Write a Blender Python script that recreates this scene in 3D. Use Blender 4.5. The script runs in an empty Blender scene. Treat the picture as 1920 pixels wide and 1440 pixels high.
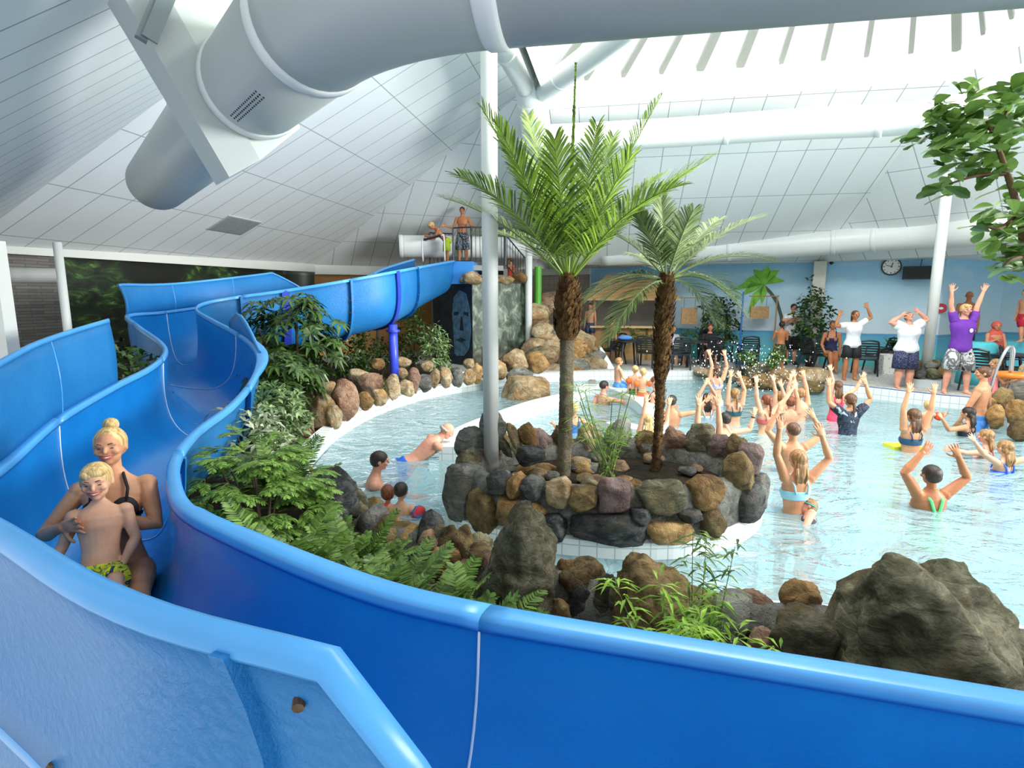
import bpy, math, random
import numpy as np
from mathutils import Vector, Matrix, noise
PI = math.pi
C = bpy.context.scene.collection
random.seed(7)
# ------------------------------------------------------------------ camera model
F = 1040.0                       # focal length in pixels of the 1920x1440 frame
PT = math.radians(8.9)
H = 1.95                         # lens height above the pool deck (deck is z = 0)
CS, SN = math.cos(PT), math.sin(PT)
WZ = -0.25                       # water level
def V(*a): return Vector(a)
def ray(u, v):
    xc = (u-960)/F; yc = (720-v)/F
    return Vector((xc, CS+SN*yc, -SN+CS*yc))
def at(u, v, Y):
    d = ray(u, v); k = Y/d.y
    return Vector((d.x*k, Y, H+d.z*k))
def gp(u, v, z=0.0):
    d = ray(u, v); k = (z-H)/d.z
    return Vector((d.x*k, d.y*k, z))
def hexc(h, a=1.0):
    h = h.lstrip('#'); o = []
    for i in (0, 2, 4):
        c = int(h[i:i+2], 16)/255
        o.append(c/12.92 if c <= .04045 else ((c+.055)/1.055)**2.4)
    return (*o, a)
def lerp(a, b, t): return a+(b-a)*t
def catmull(P, n):
    """points on a Catmull-Rom curve through P, n per span"""
    P = [Vector(p) for p in P]; out = []
    m = len(P)
    for i in range(m-1):
        p0 = P[max(i-1, 0)]; p1 = P[i]; p2 = P[i+1]; p3 = P[min(i+2, m-1)]
        for k in range(n):
            t = k/n
            out.append(.5*((2*p1)+(p2-p0)*t+(2*p0-5*p1+4*p2-p3)*t*t+(3*p1-p0-3*p2+p3)*t**3))
    out.append(P[-1]); return out
def frame(d, up=Vector((0, 0, 1))):
    d = Vector(d).normalized()
    x = d.cross(up)
    if x.length < 1e-4: x = d.cross(Vector((0, 1, 0)))
    x.normalize(); y = x.cross(d).normalized()
    return x, y, d               # x side, y up-ish, d along
# ------------------------------------------------------------------ mesh builder
class MB:
    def __init__(s): s.v = []; s.f = []; s.m = []; s.uv = None
    def add(s, vs, fs, mi=0):
        n = len(s.v); s.v.extend([tuple(p) for p in vs])
        for f in fs: s.f.append(tuple(i+n for i in f)); s.m.append(mi)
    def loft(s, rings, closed=True, caps=True, mi=0):
        k = len(rings[0]); vs = [p for r in rings for p in r]; fs = []
        kk = k if closed else k-1
        for i in range(len(rings)-1):
            for j in range(kk):
                a = i*k+j; b = i*k+(j+1) % k
                fs.append((a, b, b+k, a+k))
        if caps and closed:
            fs.append(tuple(range(k-1, -1, -1))); o = (len(rings)-1)*k
            fs.append(tuple(o+j for j in range(k)))
        s.add(vs, fs, mi)
    def tube(s, P, R, n=8, caps=True, mi=0, flat=1.0, up=Vector((0, 0, 1))):
        P = [Vector(p) for p in P]
        if not isinstance(R, (list, tuple)): R = [R]*len(P)
        rings = []; px = None
        for i, p in enumerate(P):
            d = (P[min(i+1, len(P)-1)]-P[max(i-1, 0)])
            if d.length < 1e-9: d = Vector((0, 0, 1))
            d.normalize()
            if px is None: x, y, _ = frame(d, up)
            else:
                x = px-d*px.dot(d)
                if x.length < 1e-5: x, y, _ = frame(d, up)
                x.normalize(); y = x.cross(d)
            px = x
            rings.append([p+x*(R[i]*math.cos(2*PI*j/n))+y*(flat*R[i]*math.sin(2*PI*j/n)) for j in range(n)])
        s.loft(rings, True, caps, mi)
    def box(s, c, size, rz=0.0, M=None, mi=0):
        c = Vector(c); hx, hy, hz = size[0]/2, size[1]/2, size[2]/2
        R = M if M is not None else Matrix.Rotation(rz, 3, 'Z')
        vs = [c+R@Vector((x*hx, y*hy, z*hz)) for z in (-1, 1) for y in (-1, 1) for x in (-1, 1)]
        s.add(vs, [(0, 2, 3, 1), (4, 5, 7, 6), (0, 1, 5, 4), (2, 6, 7, 3), (0, 4, 6, 2), (1, 3, 7, 5)], mi)
    def beam(s, a, b, w, h, up=Vector((0, 0, 1)), mi=0):
        a = Vector(a); b = Vector(b); x, y, d = frame(b-a, up)
        vs = [p+x*(i*w/2)+y*(j*h/2) for p in (a, b) for (i, j) in ((-1, -1), (1, -1), (1, 1), (-1, 1))]
        s.add(vs, [(0, 1, 2, 3), (7, 6, 5, 4), (0, 4, 5, 1), (1, 5, 6, 2), (2, 6, 7, 3), (3, 7, 4, 0)], mi)
    def ell(s, c, r, M=None, n=12, m=8, mi=0):
        c = Vector(c); M = M or Matrix.Identity(3)
        vs = [c+M@Vector((0, 0, -r[2]))]
        for i in range(1, m):
            th = -PI/2+PI*i/m
            for j in range(n):
                ph = 2*PI*j/n
                vs.append(c+M@Vector((r[0]*math.cos(th)*math.cos(ph), r[1]*math.cos(th)*math.sin(ph), r[2]*math.sin(th))))
        vs.append(c+M@Vector((0, 0, r[2]))); fs = []
        for j in range(n):
            fs.append((0, 1+(j+1) % n, 1+j))
            o = 1+(m-2)*n; fs.append((len(vs)-1, o+j, o+(j+1) % n))
        for i in range(m-2):
            for j in range(n):
                a = 1+i*n+j; b = 1+i*n+(j+1) % n
                fs.append((a, b, b+n, a+n))
        s.add(vs, fs, mi)
    def prism(s, poly, z0, z1, mi=0):
        n = len(poly)
        vs = [(p[0], p[1], z0) for p in poly]+[(p[0], p[1], z1) for p in poly]
        fs = [tuple(range(n-1, -1, -1)), tuple(range(n, 2*n))]
        fs += [(i, (i+1) % n, n+(i+1) % n, n+i) for i in range(n)]
        s.add(vs, fs, mi)
    def build(s, name, mats=None, parent=None, smooth=False, origin=None):
        me = bpy.data.meshes.new(name)
        vs = np.array(s.v, dtype=float).reshape(-1, 3)
        if parent is not None: o0 = ORI[parent]
        elif origin is not None: o0 = Vector(origin)
        else:
            lo = vs.min(0); hi = vs.max(0)
            o0 = Vector(((lo[0]+hi[0])/2, (lo[1]+hi[1])/2, lo[2]))
        vs = vs-np.array(o0)
        me.from_pydata(vs.tolist(), [], s.f)
        if mats is not None:
            for m in (mats if isinstance(mats, (list, tuple)) else [mats]): me.materials.append(m)
        if len(me.materials) > 1: me.polygons.foreach_set('material_index', s.m)
        if smooth: me.polygons.foreach_set('use_smooth', [True]*len(me.polygons))
        if s.uv is not None:
            ul = me.uv_layers.new(name='UVMap')
            idx = np.empty(len(me.loops), dtype=np.int32); me.loops.foreach_get('vertex_index', idx)
            ul.data.foreach_set('uv', np.array(s.uv, dtype=np.float32)[idx].ravel())
        me.validate(); me.update()
        o = bpy.data.objects.new(name, me); C.objects.link(o)
        if parent is not None: o.parent = parent
        else: o.location = o0
        ORI[o] = Vector(o0)
        return o
ORI = {}
def tag(o, label=None, cat=None, group=None, kind=None):
    if label: o['label'] = label
    if cat: o['category'] = cat
    if group: o['group'] = group
    if kind: o['kind'] = kind
    return o
def thing(name, label, cat, loc=(0, 0, 0), group=None):
    o = bpy.data.objects.new(name, None); C.objects.link(o); o.location = loc; o.empty_display_size = .1
    ORI[o] = Vector(loc); return tag(o, label, cat, group)
def struct(o): o['kind'] = 'structure'; return o
def copy_tree(o, loc=None, rz=None, scale=None, label=None, parent=None):
    c = o.copy(); C.objects.link(c); c.parent = parent
    if loc is not None: c.location = loc
    if rz is not None: c.rotation_euler = (0, 0, rz)
    if scale is not None: c.scale = (scale, scale, scale) if not isinstance(scale, tuple) else scale
    if label: c['label'] = label
    for ch in list(o.children): copy_tree(ch, parent=c)
    return c
# ------------------------------------------------------------------ materials
class NT:
    def __init__(s, name):
        s.mat = bpy.data.materials.new(name); s.mat.use_nodes = True
        s.t = s.mat.node_tree; s.b = s.t.nodes['Principled BSDF']; s.out = s.t.nodes['Material Output']
    def n(s, typ, **kw):
        nd = s.t.nodes.new(typ)
        for k, v in kw.items():
            if k.startswith('i_'):
                key = k[2:].replace('_', ' ')
                nd.inputs[key].default_value = v
            else: setattr(nd, k, v)
        return nd
    def l(s, a, b): s.t.links.new(a, b)
    def set(s, **kw):
        for k, v in kw.items(): s.b.inputs[k.replace('_', ' ')].default_value = v
    def ramp(s, fac, stops, interp='LINEAR'):
        r = s.n('ShaderNodeValToRGB'); r.color_ramp.interpolation = interp
        e = r.color_ramp.elements
        while len(e) < len(stops): e.new(.5)
        for x, (p, c) in zip(e, stops): x.position = p; x.color = c
        s.l(fac, r.inputs['Fac']); return r.outputs['Color']
    def noise(s, vec=None, scale=5, detail=4, rough=.55, dist=0):
        n = s.n('ShaderNodeTexNoise', i_Scale=scale, i_Detail=detail, i_Roughness=rough, i_Distortion=dist)
        if vec is not None: s.l(vec, n.inputs['Vector'])
        return n.outputs['Fac']
    def coord(s, which='Object'):
        return s.n('ShaderNodeTexCoord').outputs[which]
    def mapping(s, vec, scale=(1, 1, 1), rot=(0, 0, 0), loc=(0, 0, 0)):
        m = s.n('ShaderNodeMapping'); m.inputs['Scale'].default_value = scale
        m.inputs['Rotation'].default_value = rot; m.inputs['Location'].default_value = loc
        s.l(vec, m.inputs['Vector']); return m.outputs['Vector']
    def bump(s, h, strength=.3, dist=.02):
        b = s.n('ShaderNodeBump', i_Strength=strength, i_Distance=dist)
        s.l(h, b.inputs['Height']); s.l(b.outputs['Normal'], s.b.inputs['Normal'])
    def mix(s, fac, a, b, mode='MIX'):
        m = s.n('ShaderNodeMix', data_type='RGBA', blend_type=mode)
        for inp, x in ((m.inputs[0], fac), (m.inputs[6], a), (m.inputs[7], b)):
            if hasattr(x, 'node'): s.l(x, inp)
            else: inp.default_value = x
        return m.outputs[2]
    def math(s, op, a, b=None, c=None):
        m = s.n('ShaderNodeMath', operation=op)
        for i, x in enumerate((a, b, c)):
            if x is None: continue
            if hasattr(x, 'node'): s.l(x, m.inputs[i])
            else: m.inputs[i].default_value = x
        return m.outputs[0]
    def col(s, c): s.l(c, s.b.inputs['Base Color'])
MC = {}
def flat(name, col, rough=.5, metal=0.0, spec=.5, vary=0.0, scale=6, bump=0.0):
    """plain procedural colour with a little mottling"""
    if name in MC: return MC[name]
    t = NT(name); c = hexc(col) if isinstance(col, str) else col
    t.set(Base_Color=c, Roughness=rough, Metallic=metal, Specular_IOR_Level=spec)
    if vary or bump:
        f = t.noise(t.coord(), scale, 5)
        if vary:
            d = tuple(x*(1-vary) for x in c[:3])+(1,); e = tuple(min(1, x*(1+vary)) for x in c[:3])+(1,)
            t.col(t.ramp(f, [(.3, d), (.7, e)]))
        if bump: t.bump(f, bump, .01)
    MC[name] = t.mat; return t.mat
def leafmat(name, a, b, rough=.45, trans=.25):
    if name in MC: return MC[name]
    t = NT(name); f = t.noise(t.coord(), 9, 3)
    inf = t.n('ShaderNodeObjectInfo').outputs['Random']
    g = t.n('ShaderNodeNewGeometry').outputs['Random Per Island']
    x = t.math('ADD', t.math('MULTIPLY', f, .5), t.math('MULTIPLY', g, .55))
    c = t.ramp(x, [(.2, hexc(a)), (.8, hexc(b))]); t.col(c)
    t.set(Roughness=rough, Specular_IOR_Level=.35)
    tr = t.n('ShaderNodeBsdfTranslucent'); t.l(c, tr.inputs['Color'])
    mx = t.n('ShaderNodeMixShader'); mx.inputs[0].default_value = trans
    t.l(t.b.outputs[0], mx.inputs[1]); t.l(tr.outputs[0], mx.inputs[2]); t.l(mx.outputs[0], t.out.inputs['Surface'])
    MC[name] = t.mat; return t.mat
def rockmat(name, dark, mid, light, sc=2.2, strata=0.0, rough=.85, accent=None):
    t = NT(name); inf = t.n('ShaderNodeObjectInfo').outputs['Random']
    g = t.coord(); off = t.n('ShaderNodeVectorMath', operation='ADD'); t.l(g, off.inputs[0])
    cmb = t.n('ShaderNodeCombineXYZ'); m = t.math('MULTIPLY', inf, 37.0)
    for k in 'XYZ': t.l(m, cmb.inputs[k])
    t.l(cmb.outputs[0], off.inputs[1]); vec = off.outputs[0]
    vec2 = t.mapping(vec, (1.1, 1.1, 2.6), (.5, .75, .2)) if strata else vec
    a = t.noise(vec2, sc*2.4, 10, .72, .8); b = t.noise(vec, sc*.9, 3, .5)
    x = t.math('ADD', t.math('MULTIPLY', a, .72), t.math('MULTIPLY', b, .40))
    c = t.ramp(x, [(.40, hexc(dark)), (.53, hexc(mid)), (.68, hexc(light))])
    if accent: c = t.mix(t.ramp(t.noise(vec, sc*1.5, 6, .65, .5), [(.52, (0, 0, 0, 1)), (.66, (.8, .8, .8, 1))]), c, hexc(accent))
    hs = t.n('ShaderNodeHueSaturation'); t.l(c, hs.inputs['Color'])
    t.l(t.math('ADD', t.math('MULTIPLY', inf, .5), .75), hs.inputs['Value'])
    t.col(hs.outputs[0]); t.set(Roughness=rough, Specular_IOR_Level=.3)
    fine = t.noise(vec2, sc*11, 9, .75); vor = t.n('ShaderNodeTexVoronoi', i_Scale=sc*3.2); vor.feature = 'DISTANCE_TO_EDGE'
    wob = t.n('ShaderNodeTexNoise', i_Scale=sc*3, i_Detail=4); t.l(vec, wob.inputs['Vector']); va = t.n('ShaderNodeVectorMath', operation='MULTIPLY_ADD')
    t.l(wob.outputs['Color'], va.inputs[0]); va.inputs[1].default_value = (.3, .3, .3); t.l(vec, va.inputs[2]); t.l(va.outputs[0], vor.inputs['Vector'])
    crk = t.math('MINIMUM', t.math('MULTIPLY', vor.outputs['Distance'], 5.0), .5)
    t.bump(t.math('ADD', t.math('ADD', t.math('MULTIPLY', a, 1.0), t.math('MULTIPLY', fine, .5)), t.math('MULTIPLY', crk, .35)), 1.0, .07)
    MC[name] = t.mat; return t.mat
def tilemat(name, base, line, w, h, mortar=.012, rough=.35, offset=0.0, coord='UV', vary=0.0, bump=.0, mottled=None):
    t = NT(name)
    b = t.n('ShaderNodeTexBrick'); b.offset = offset; b.squash = 1.0
    b.inputs['Color1'].default_value = hexc(base); b.inputs['Color2'].default_value = hexc(mottled or base)
    b.inputs['Mortar'].default_value = hexc(line); b.inputs['Scale'].default_value = 1.0
    b.inputs['Mortar Size'].default_value = mortar; b.inputs['Mortar Smooth'].default_value = .1
    b.inputs['Brick Width'].default_value = w; b.inputs['Row Height'].default_value = h
    t.l(t.coord(coord), b.inputs['Vector'])
    c = b.outputs['Color']
    if vary:
        f = t.noise(t.coord('Object'), 1.2, 4)
        c = t.mix(1.0, c, t.ramp(f, [(.3, (1-vary,)*3+(1,)), (.7, (1, 1, 1, 1))]), 'MULTIPLY')
    t.col(c); t.set(Roughness=rough)
    if bump: t.bump(b.outputs['Fac'], -bump, .004)
    MC[name] = t.mat; return t.mat
WHITE = flat('white_paint', '#dfe2dd', .45)
# ------------------------------------------------------------------ room frame: S across, T depth (the hall is turned 10 degrees)
AX = math.radians(10)
SD = Vector((math.cos(AX), -math.sin(AX), 0)); TD = Vector((math.sin(AX), math.cos(AX), 0))
def ST(s, t, z): return SD*s+TD*t+Vector((0, 0, z))
CEIL = tilemat('ceiling_panels', '#eef3f2', '#a3adac', .6, 1.55, .010, .5, vary=.04)
def poly(name, pts, mat, e1=None, uv0=None, thick=.06, away=None):
    """a flat panel of real thickness; UVs in metres along e1 and across it"""
    P = [Vector(p) for p in pts]
    nrm = Vector((0, 0, 0))
    for i in range(len(P)): nrm += (P[i]-P[0]).cross(P[(i+1) % len(P)]-P[0])
    nrm.normalize()
    cam = Vector((0, 0, H)) if away is None else Vector(away)
    if nrm.dot(cam-P[0]) > 0: nrm = -nrm
    e1 = (P[1]-P[0]).normalized() if e1 is None else Vector(e1); e1 = (e1-nrm*e1.dot(nrm)).normalized()
    e2 = nrm.cross(e1)
    if e2.z < -1e-4: e2 = -e2
    o = P[0] if uv0 is None else Vector(uv0)
    n = len(P); mb = MB(); Q = P+[p+nrm*thick for p in P]
    mb.add(Q, [tuple(range(n)), tuple(range(2*n-1, n-1, -1))]+[(i, n+i, n+(i+1) % n, (i+1) % n) for i in range(n)])
    mb.uv = [((p-o).dot(e1), (p-o).dot(e2)) for p in Q]
    return struct(mb.build(name, mat))
# facet planes of the faceted roof
def zL(s, t): return 2.985+.49*(s+9.6)
def zB(s, t): return 3.05+.5*(17.5-t)
def hit(u, v, zf):
    d = ray(u, v); lo, hi = .5, 60.0
    g = lambda k: (H+d.z*k)-zf(d.dot(SD)*k, d.dot(TD)*k)
    a = g(lo)
    for _ in range(60):
        m = (lo+hi)/2
        if (g(m) > 0) == (a > 0): lo = m
        else: hi = m
    return Vector((0, 0, H))+d*lo
cLW = hit(586, 500, zL)                      # eave corner between the left facet and the corner facet
hLW = hit(985, 168, zL)
eL0 = hit(-60, 470, zL)
crease0 = hit(-60, 455, zL); crease1 = hit(334, 163, zL)
crease2 = crease1+(crease1-crease0)*.9
skA = hit(1030, 205, zB); skB = hit(1787, 150, zB)
def zR(s, t): return zB(s, t)-.45*(s-5.93)
hipE = ST(5.93, 17.7, 2.95); rE = ST(13.4, 17.7-.9*(13.4-5.93), 2.95)
bl = ST(-1.2, 17.7, 2.95)
poly('ceiling', [eL0, cLW, hLW, crease2+Vector((0, 0, .0)), crease1, crease0], CEIL, TD, cLW)
bw = V(1.0, 21.8, 3.0)
poly('ceiling', [cLW, bw, skA, hLW], CEIL, (bw-cLW), cLW)
poly('ceiling', [bw, bl, skA], CEIL, SD, bl)
poly('ceiling', [bl, hipE, skB, skA], CEIL, SD, skA)
skC = hit(2010, 36, zR)
poly('ceiling', [skB, hipE, rE, ST(14.5, 7, zR(14.5, 7)), ST(10, 5, zR(10, 5)), skC], CEIL, (rE-hipE), hipE)
# near-left facet, sloping down toward the camera's left
cd = (crease1-crease0).normalized(); e1L = V(-.64, .768, 0)
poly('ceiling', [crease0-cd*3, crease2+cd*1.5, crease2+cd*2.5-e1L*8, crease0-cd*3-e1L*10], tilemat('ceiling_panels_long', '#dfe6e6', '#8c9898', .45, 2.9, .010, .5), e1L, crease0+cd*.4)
# skylight lantern: upstand, glazing and bars
skD = ST(-1.5, 4.0, 5.8); up = Vector((0, 0, .55))
glass = NT('skylight_glazing')
tr = glass.n('ShaderNodeBsdfTransparent'); tr.inputs[0].default_value = (.97, .99, 1, 1)
tl = glass.n('ShaderNodeBsdfTranslucent'); tl.inputs[0].default_value = (.95, .97, 1, 1)
mx = glass.n('ShaderNodeMixShader'); mx.inputs[0].default_value = .25
glass.l(tr.outputs[0], mx.inputs[1]); glass.l(tl.outputs[0], mx.inputs[2]); glass.l(mx.outputs[0], glass.out.inputs['Surface'])
mb = MB()
for a, b in ((skA, skB), (skB, skC), (skA, skD)):
    n = (b-a).cross(Vector((0, 0, 1))).normalized()*.12
    if n.dot(Vector((1.5, 8, 0))-a) > 0: n = -n
    mb.add([a, b, b+up, a+up, a+n, b+n, b+up+n, a+up+n], [(0, 1, 2, 3), (7, 6, 5, 4), (3, 2, 6, 7), (0, 3, 7, 4), (1, 5, 6, 2)])
struct(mb.build('trim_1', WHITE))
rg0 = ST(1.8, 8.0, 8.35); rg1 = ST(3.6, 8.0, 8.35)
sky = struct(MB_ if False else thing('window_1', None, None, ST(2, 8, 6.3)))
mb = MB(); mb.add([skA+up, skB+up, rg1, rg0, skC+up, skD+up], [(0, 1, 2, 3), (1, 4, 2), (5, 0, 3), (4, 5, 3, 2)])
mb.build('glazing', glass.mat, sky)
mb = MB()
for i in range(11):
    k = i/10; a = lerp(skA+up, skB+up, k); b = lerp(rg0, rg1, k)
    b2 = a+(b-a)*1.0; mb.beam(a, b2, .08 if i not in (4, 5) else .15, .12)
mb.beam(skB+up, rg1, .13, .16); mb.beam(skA+up, rg0, .13, .16); mb.beam(rg0, rg1, .14, .2)
for k in (.25, .5, .75):
    a = lerp(skB+up, skC+up, k); mb.beam(a, lerp(rg1, rg1, k), .06, .1)
a = lerp(skA+up, skB+up, .4); b = lerp(skA+up, skB+up, .5)
mb.beam(lerp(a, lerp(rg0, rg1, .4), .45), lerp(b, lerp(rg0, rg1, .5), .45), .05, .05)
mb.build('glazing_bar', flat('bar_paint', '#84877e', .5), sky)
# eave beams and walls
def wallstrip(name, a, b, z0, z1, mat, thick=.12):
    a = Vector((a[0], a[1], 0)); b = Vector((b[0], b[1], 0))
    z = Vector((0, 0, 1))
    return poly(name, [a+z*z0, b+z*z0, b+z*z1, a+z*z1], mat, b-a, a, thick)
WB0 = (2.75, 19.8); WB1 = (11.5, 15.0); WR1 = (14.3, 16.4); WR2 = (19, 13.2)
mur = NT('mural_paint')          # a painted beach: sky above, sea band, sand
uvn = mur.coord('UV'); sep = mur.n('ShaderNodeSeparateXYZ'); mur.l(uvn, sep.inputs[0])
hgt = mur.math('ADD', sep.outputs['Y'], mur.math('MULTIPLY', mur.noise(uvn, .8, 3), .10))
c = mur.ramp(mur.math('DIVIDE', hgt, 3.0), [(.05, hexc('#58b9bd')), (.12, hexc('#6cc6cd')), (.30, hexc('#5cadcf')), (.325, hexc('#4f95c6')), (.335, hexc('#d3e3ea')), (.55, hexc('#c3dfec')), (1.0, hexc('#8fc9e8'))])
cl = mur.noise(mur.mapping(uvn, (1, 2.4, 1)), .9, 5, .6)
c = mur.mix(mur.math('MULTIPLY', mur.math('GREATER_THAN', sep.outputs['Y'], 1.05), mur.ramp(cl, [(.5, (0, 0, 0, 1)), (.8, (.5, .5, .5, 1))])), c, hexc('#e6f0f5'))
mur.col(c); mur.set(Roughness=.6)
wallstrip('wall_back', WB0, WB1, 0, 2.95, mur.mat)
murd = wallstrip('wall_right', WB1, WR1, 0, 2.95, mur.mat)
wallstrip('wall_right', WR1, WR2, 0, 2.95, mur.mat)
poly('ceiling', [V(1.0, 21.9, 2.95), V(WB0[0]-.2, WB0[1]+.2, 2.95), V(WB1[0], WB1[1]+.1, 2.95), V(14.3, 16.5, 2.95), V(19, 13.3, 2.95), rE, hipE, bl], CEIL, SD)
brown = flat('brown_panel', '#a8793f', .6, vary=.12, scale=2)
gt = tilemat('grey_wall_tiles', '#b7aa9b', '#8b8076', .2, .2, .006, .4)
pE = Vector((cLW.x, cLW.y, 0)); pF = Vector((-.2, 21.6, 0)); pG = Vector((2.75, 19.9, 0))
wallstrip('wall_back', pE, pF, 0, 3.0, brown)
wallstrip('wall_back', pF, pG, 0, 2.95, gt)
jun = NT('jungle_mural')         # dark painted foliage
o = jun.coord('UV'); n1 = jun.noise(jun.mapping(o, (1, 2.6, 1), (0, 0, .7)), 2.0, 8, .65, 1.2); n2 = jun.noise(o, .55, 2)
c = jun.ramp(n1, [(.38, hexc('#141a12')), (.52, hexc('#2b3d20')), (.60, hexc('#4c7033')), (.70, hexc('#8dbb63'))])
jun.col(jun.mix(jun.ramp(n2, [(.42, (0, 0, 0, 1)), (.6, (1, 1, 1, 1))]), hexc('#1a1b16'), c)); jun.set(Roughness=.5)
pL0 = Vector((eL0.x, eL0.y, 0))
sw = tilemat('grey_slate_stone', '#6e6c67', '#4c4a46', .42, .055, .004, .8, .5, vary=.35, bump=.8, mottled='#86837c')
pm = at(118, 520, 10.6); pm.z = 0
dv = (pE-pL0).normalized()
pA = pL0+dv*((pm-pL0).dot(dv)); 
wallstrip('wall_left', pL0, pA, -.1, 2.9, sw)
wallstrip('wall_left', pA, pE, -.1, 2.95, jun.mat)
mb = MB(); cream = flat('cream_paint', '#d9dad2', .5)
ea = hit(-60, 486, zL); eb = hit(592, 510, zL)
mb.beam(pL0+V(.1, 0, 2.80), pE+V(.05, -.1, 2.88), .2, .26); struct(mb.build('trim_2', cream))
mb = MB(); mb.beam(pE+V(0, -.12, 2.84), pF+V(0, -.12, 2.86), .18, .3); mb.beam(pF+V(0, -.12, 2.86), pG+V(0, -.12, 2.86), .18, .24); struct(mb.build('trim_3', cream))
mb = MB(); q = at(358, 505, 14.0)
mb.box((q.x, q.y, 1.40), (.24, .24, 2.95)); struct(mb.build('pillar', cream))
# floor, pool basin, water
POOL = [gp(1040, 716, WZ), gp(960, 722, WZ), gp(900, 731, WZ), gp(820, 744, WZ), gp(760, 760, WZ), gp(700, 783, WZ), gp(645, 815, WZ), gp(605, 850, WZ), gp(583, 885, WZ), gp(588, 930, WZ), gp(650, 985, WZ),
        gp(780, 1035, WZ), V(-.35, 4.15, WZ), V(.3, 3.8, WZ), V(1.1, 3.5, WZ), V(2.2, 3.3, WZ), V(3.6, 3.0, WZ), V(6, 2.6, WZ), V(9.8, 2.4, WZ), V(10.2, 5.5, WZ), V(8.6, 7.6, WZ), gp(1905, 806, WZ), gp(1838, 749, 0), gp(1765, 741, 0), gp(1692, 733, 0), gp(1630, 726, 0), gp(1562, 719, 0),
        gp(1480, 716, WZ), gp(1420, 716, WZ), gp(1330, 712, WZ), gp(1210, 713, WZ), gp(1120, 713, WZ)]
def smooth_loop(P, n=6):
    P = [Vector(p) for p in P]; m = len(P); out = []
    for i in range(m):
        p0, p1, p2, p3 = P[i-1], P[i], P[(i+1) % m], P[(i+2) % m]
        for k in range(n):
            t = k/n; out.append(.5*((2*p1)+(p2-p0)*t+(2*p0-5*p1+4*p2-p3)*t*t+(3*p1-p0-3*p2+p3)*t**3))
    return out
for p_ in POOL: p_.z = WZ
PL = smooth_loop(POOL, 5)
def offset_loop(P, d):
    out = []; m = len(P)
    for i in range(m):
        a = P[i-1]; b = P[(i+1) % m]; t = (b-a); t.z = 0; t.normalize()
        out.append(P[i]+Vector((-t.y, t.x, 0))*d)
    return out
area = sum(PL[i].x*PL[(i+1) % len(PL)].y-PL[(i+1) % len(PL)].x*PL[i].y for i in range(len(PL)))
sgn = -1 if area > 0 else 1       # outward sign for offset_loop
PO = offset_loop(PL, sgn*.16)
POUT = offset_loop(PL, sgn*.14)
ptile = tilemat('white_pool_tiles', '#e8ebe8', '#b9c3c3', .15, .22, .006, .25)
def setz(P, z): return [Vector((p.x, p.y, z)) for p in P]
def ring_strip(mb, A, B, uvs, v0, v1):
    n = len(A); L = 0; base = len(mb.v)
    vs = []; 
    for i in range(n+1):
        a = A[i % n]; b = B[i % n]
        if i: L += (A[i % n]-A[i-1]).length
        vs += [a, b]; uvs += [(L, v0), (L, v1)]
    mb.add(vs, [(2*i, 2*i+1, 2*i+3, 2*i+2) for i in range(n)])
mb = MB(); uvs = []
ring_strip(mb, setz(PL, -1.25), setz(PL, -.02), uvs, 0, 1.23)
ring_strip(mb, setz(PL, -.02), setz(PO, .0), uvs, .02, .2)
ring_strip(mb, setz(PO, 0), setz(PO, -.3), uvs, .02, .3)
mb.uv = uvs; struct(mb.build('trim_4', ptile, smooth=False))
EL_ = offset_loop(PL, sgn*.10); EM_ = offset_loop(PL, sgn*.065); iA = min(range(len(PL)), key=lambda i: (PL[i]-gp(1838, 749, 0)).xy.length); iB = min(range(len(PL)), key=lambda i: (PL[i]-gp(1562, 719, 0)).xy.length)
lo_, hi_ = min(iA, iB), max(iA, iB); mb = MB(); mb.loft([[V(EL_[i].x, EL_[i].y, -.012), V(EL_[i].x, EL_[i].y, .004), V(EM_[i].x, EM_[i].y, -.004), V(EM_[i].x, EM_[i].y, -.02)] for i in range(lo_, hi_+1)], True, True)
struct(mb.build('trim_7', flat('edge_blue', '#3d5f8c', .4)))
basin = NT('pool_basin'); g = basin.coord('Object')
basin.col(basin.ramp(basin.noise(g, .6, 2), [(.3, hexc('#b3dbe0')), (.7, hexc('#c6e6ea'))])); basin.set(Roughness=.5)
mb = MB(); mb.add(setz(offset_loop(PL, sgn*.05), -1.25), [tuple(range(len(PL)))]); mb.add(setz(offset_loop(PL, sgn*.05), -1.35), [tuple(range(len(PL)))])
struct(mb.build('floor', basin.mat))
# water: a gently waved sheet
def inside(p, P):
    r = False; n = len(P)
    for i in range(n):
        a = P[i]; b = P[i-1]
        if (a.y > p.y) != (b.y > p.y) and p.x < (b.x-a.x)*(p.y-a.y)/(b.y-a.y)+a.x: r = not r
    return r
wat = NT('pool_water')
g = wat.coord('Object')
tr = wat.n('ShaderNodeBsdfTransparent'); tr.inputs[0].default_value = hexc('#c4e6ea')
gl = wat.n('ShaderNodeBsdfGlossy'); gl.inputs['Roughness'].default_value = .06; gl.inputs[0].default_value = (1, 1, 1, 1)
df = wat.n('ShaderNodeBsdfDiffuse'); df.inputs[0].default_value = hexc('#bfe2e7')
h1 = wat.noise(wat.mapping(g, (1, 1.3, 1)), 1.7, 4, .55, 1.6); h2 = wat.noise(g, 6.5, 3, .5, .8)
bp = wat.n('ShaderNodeBump', i_Strength=.85, i_Distance=.12); wat.l(wat.math('ADD', h1, wat.math('MULTIPLY', h2, .22)), bp.inputs['Height'])
fr = wat.n('ShaderNodeFresnel'); fr.inputs['IOR'].default_value = 1.33
for x in (gl, fr, df): wat.l(bp.outputs[0], x.inputs['Normal'])
m1 = wat.n('ShaderNodeMixShader'); m1.inputs[0].default_value = .40
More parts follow.
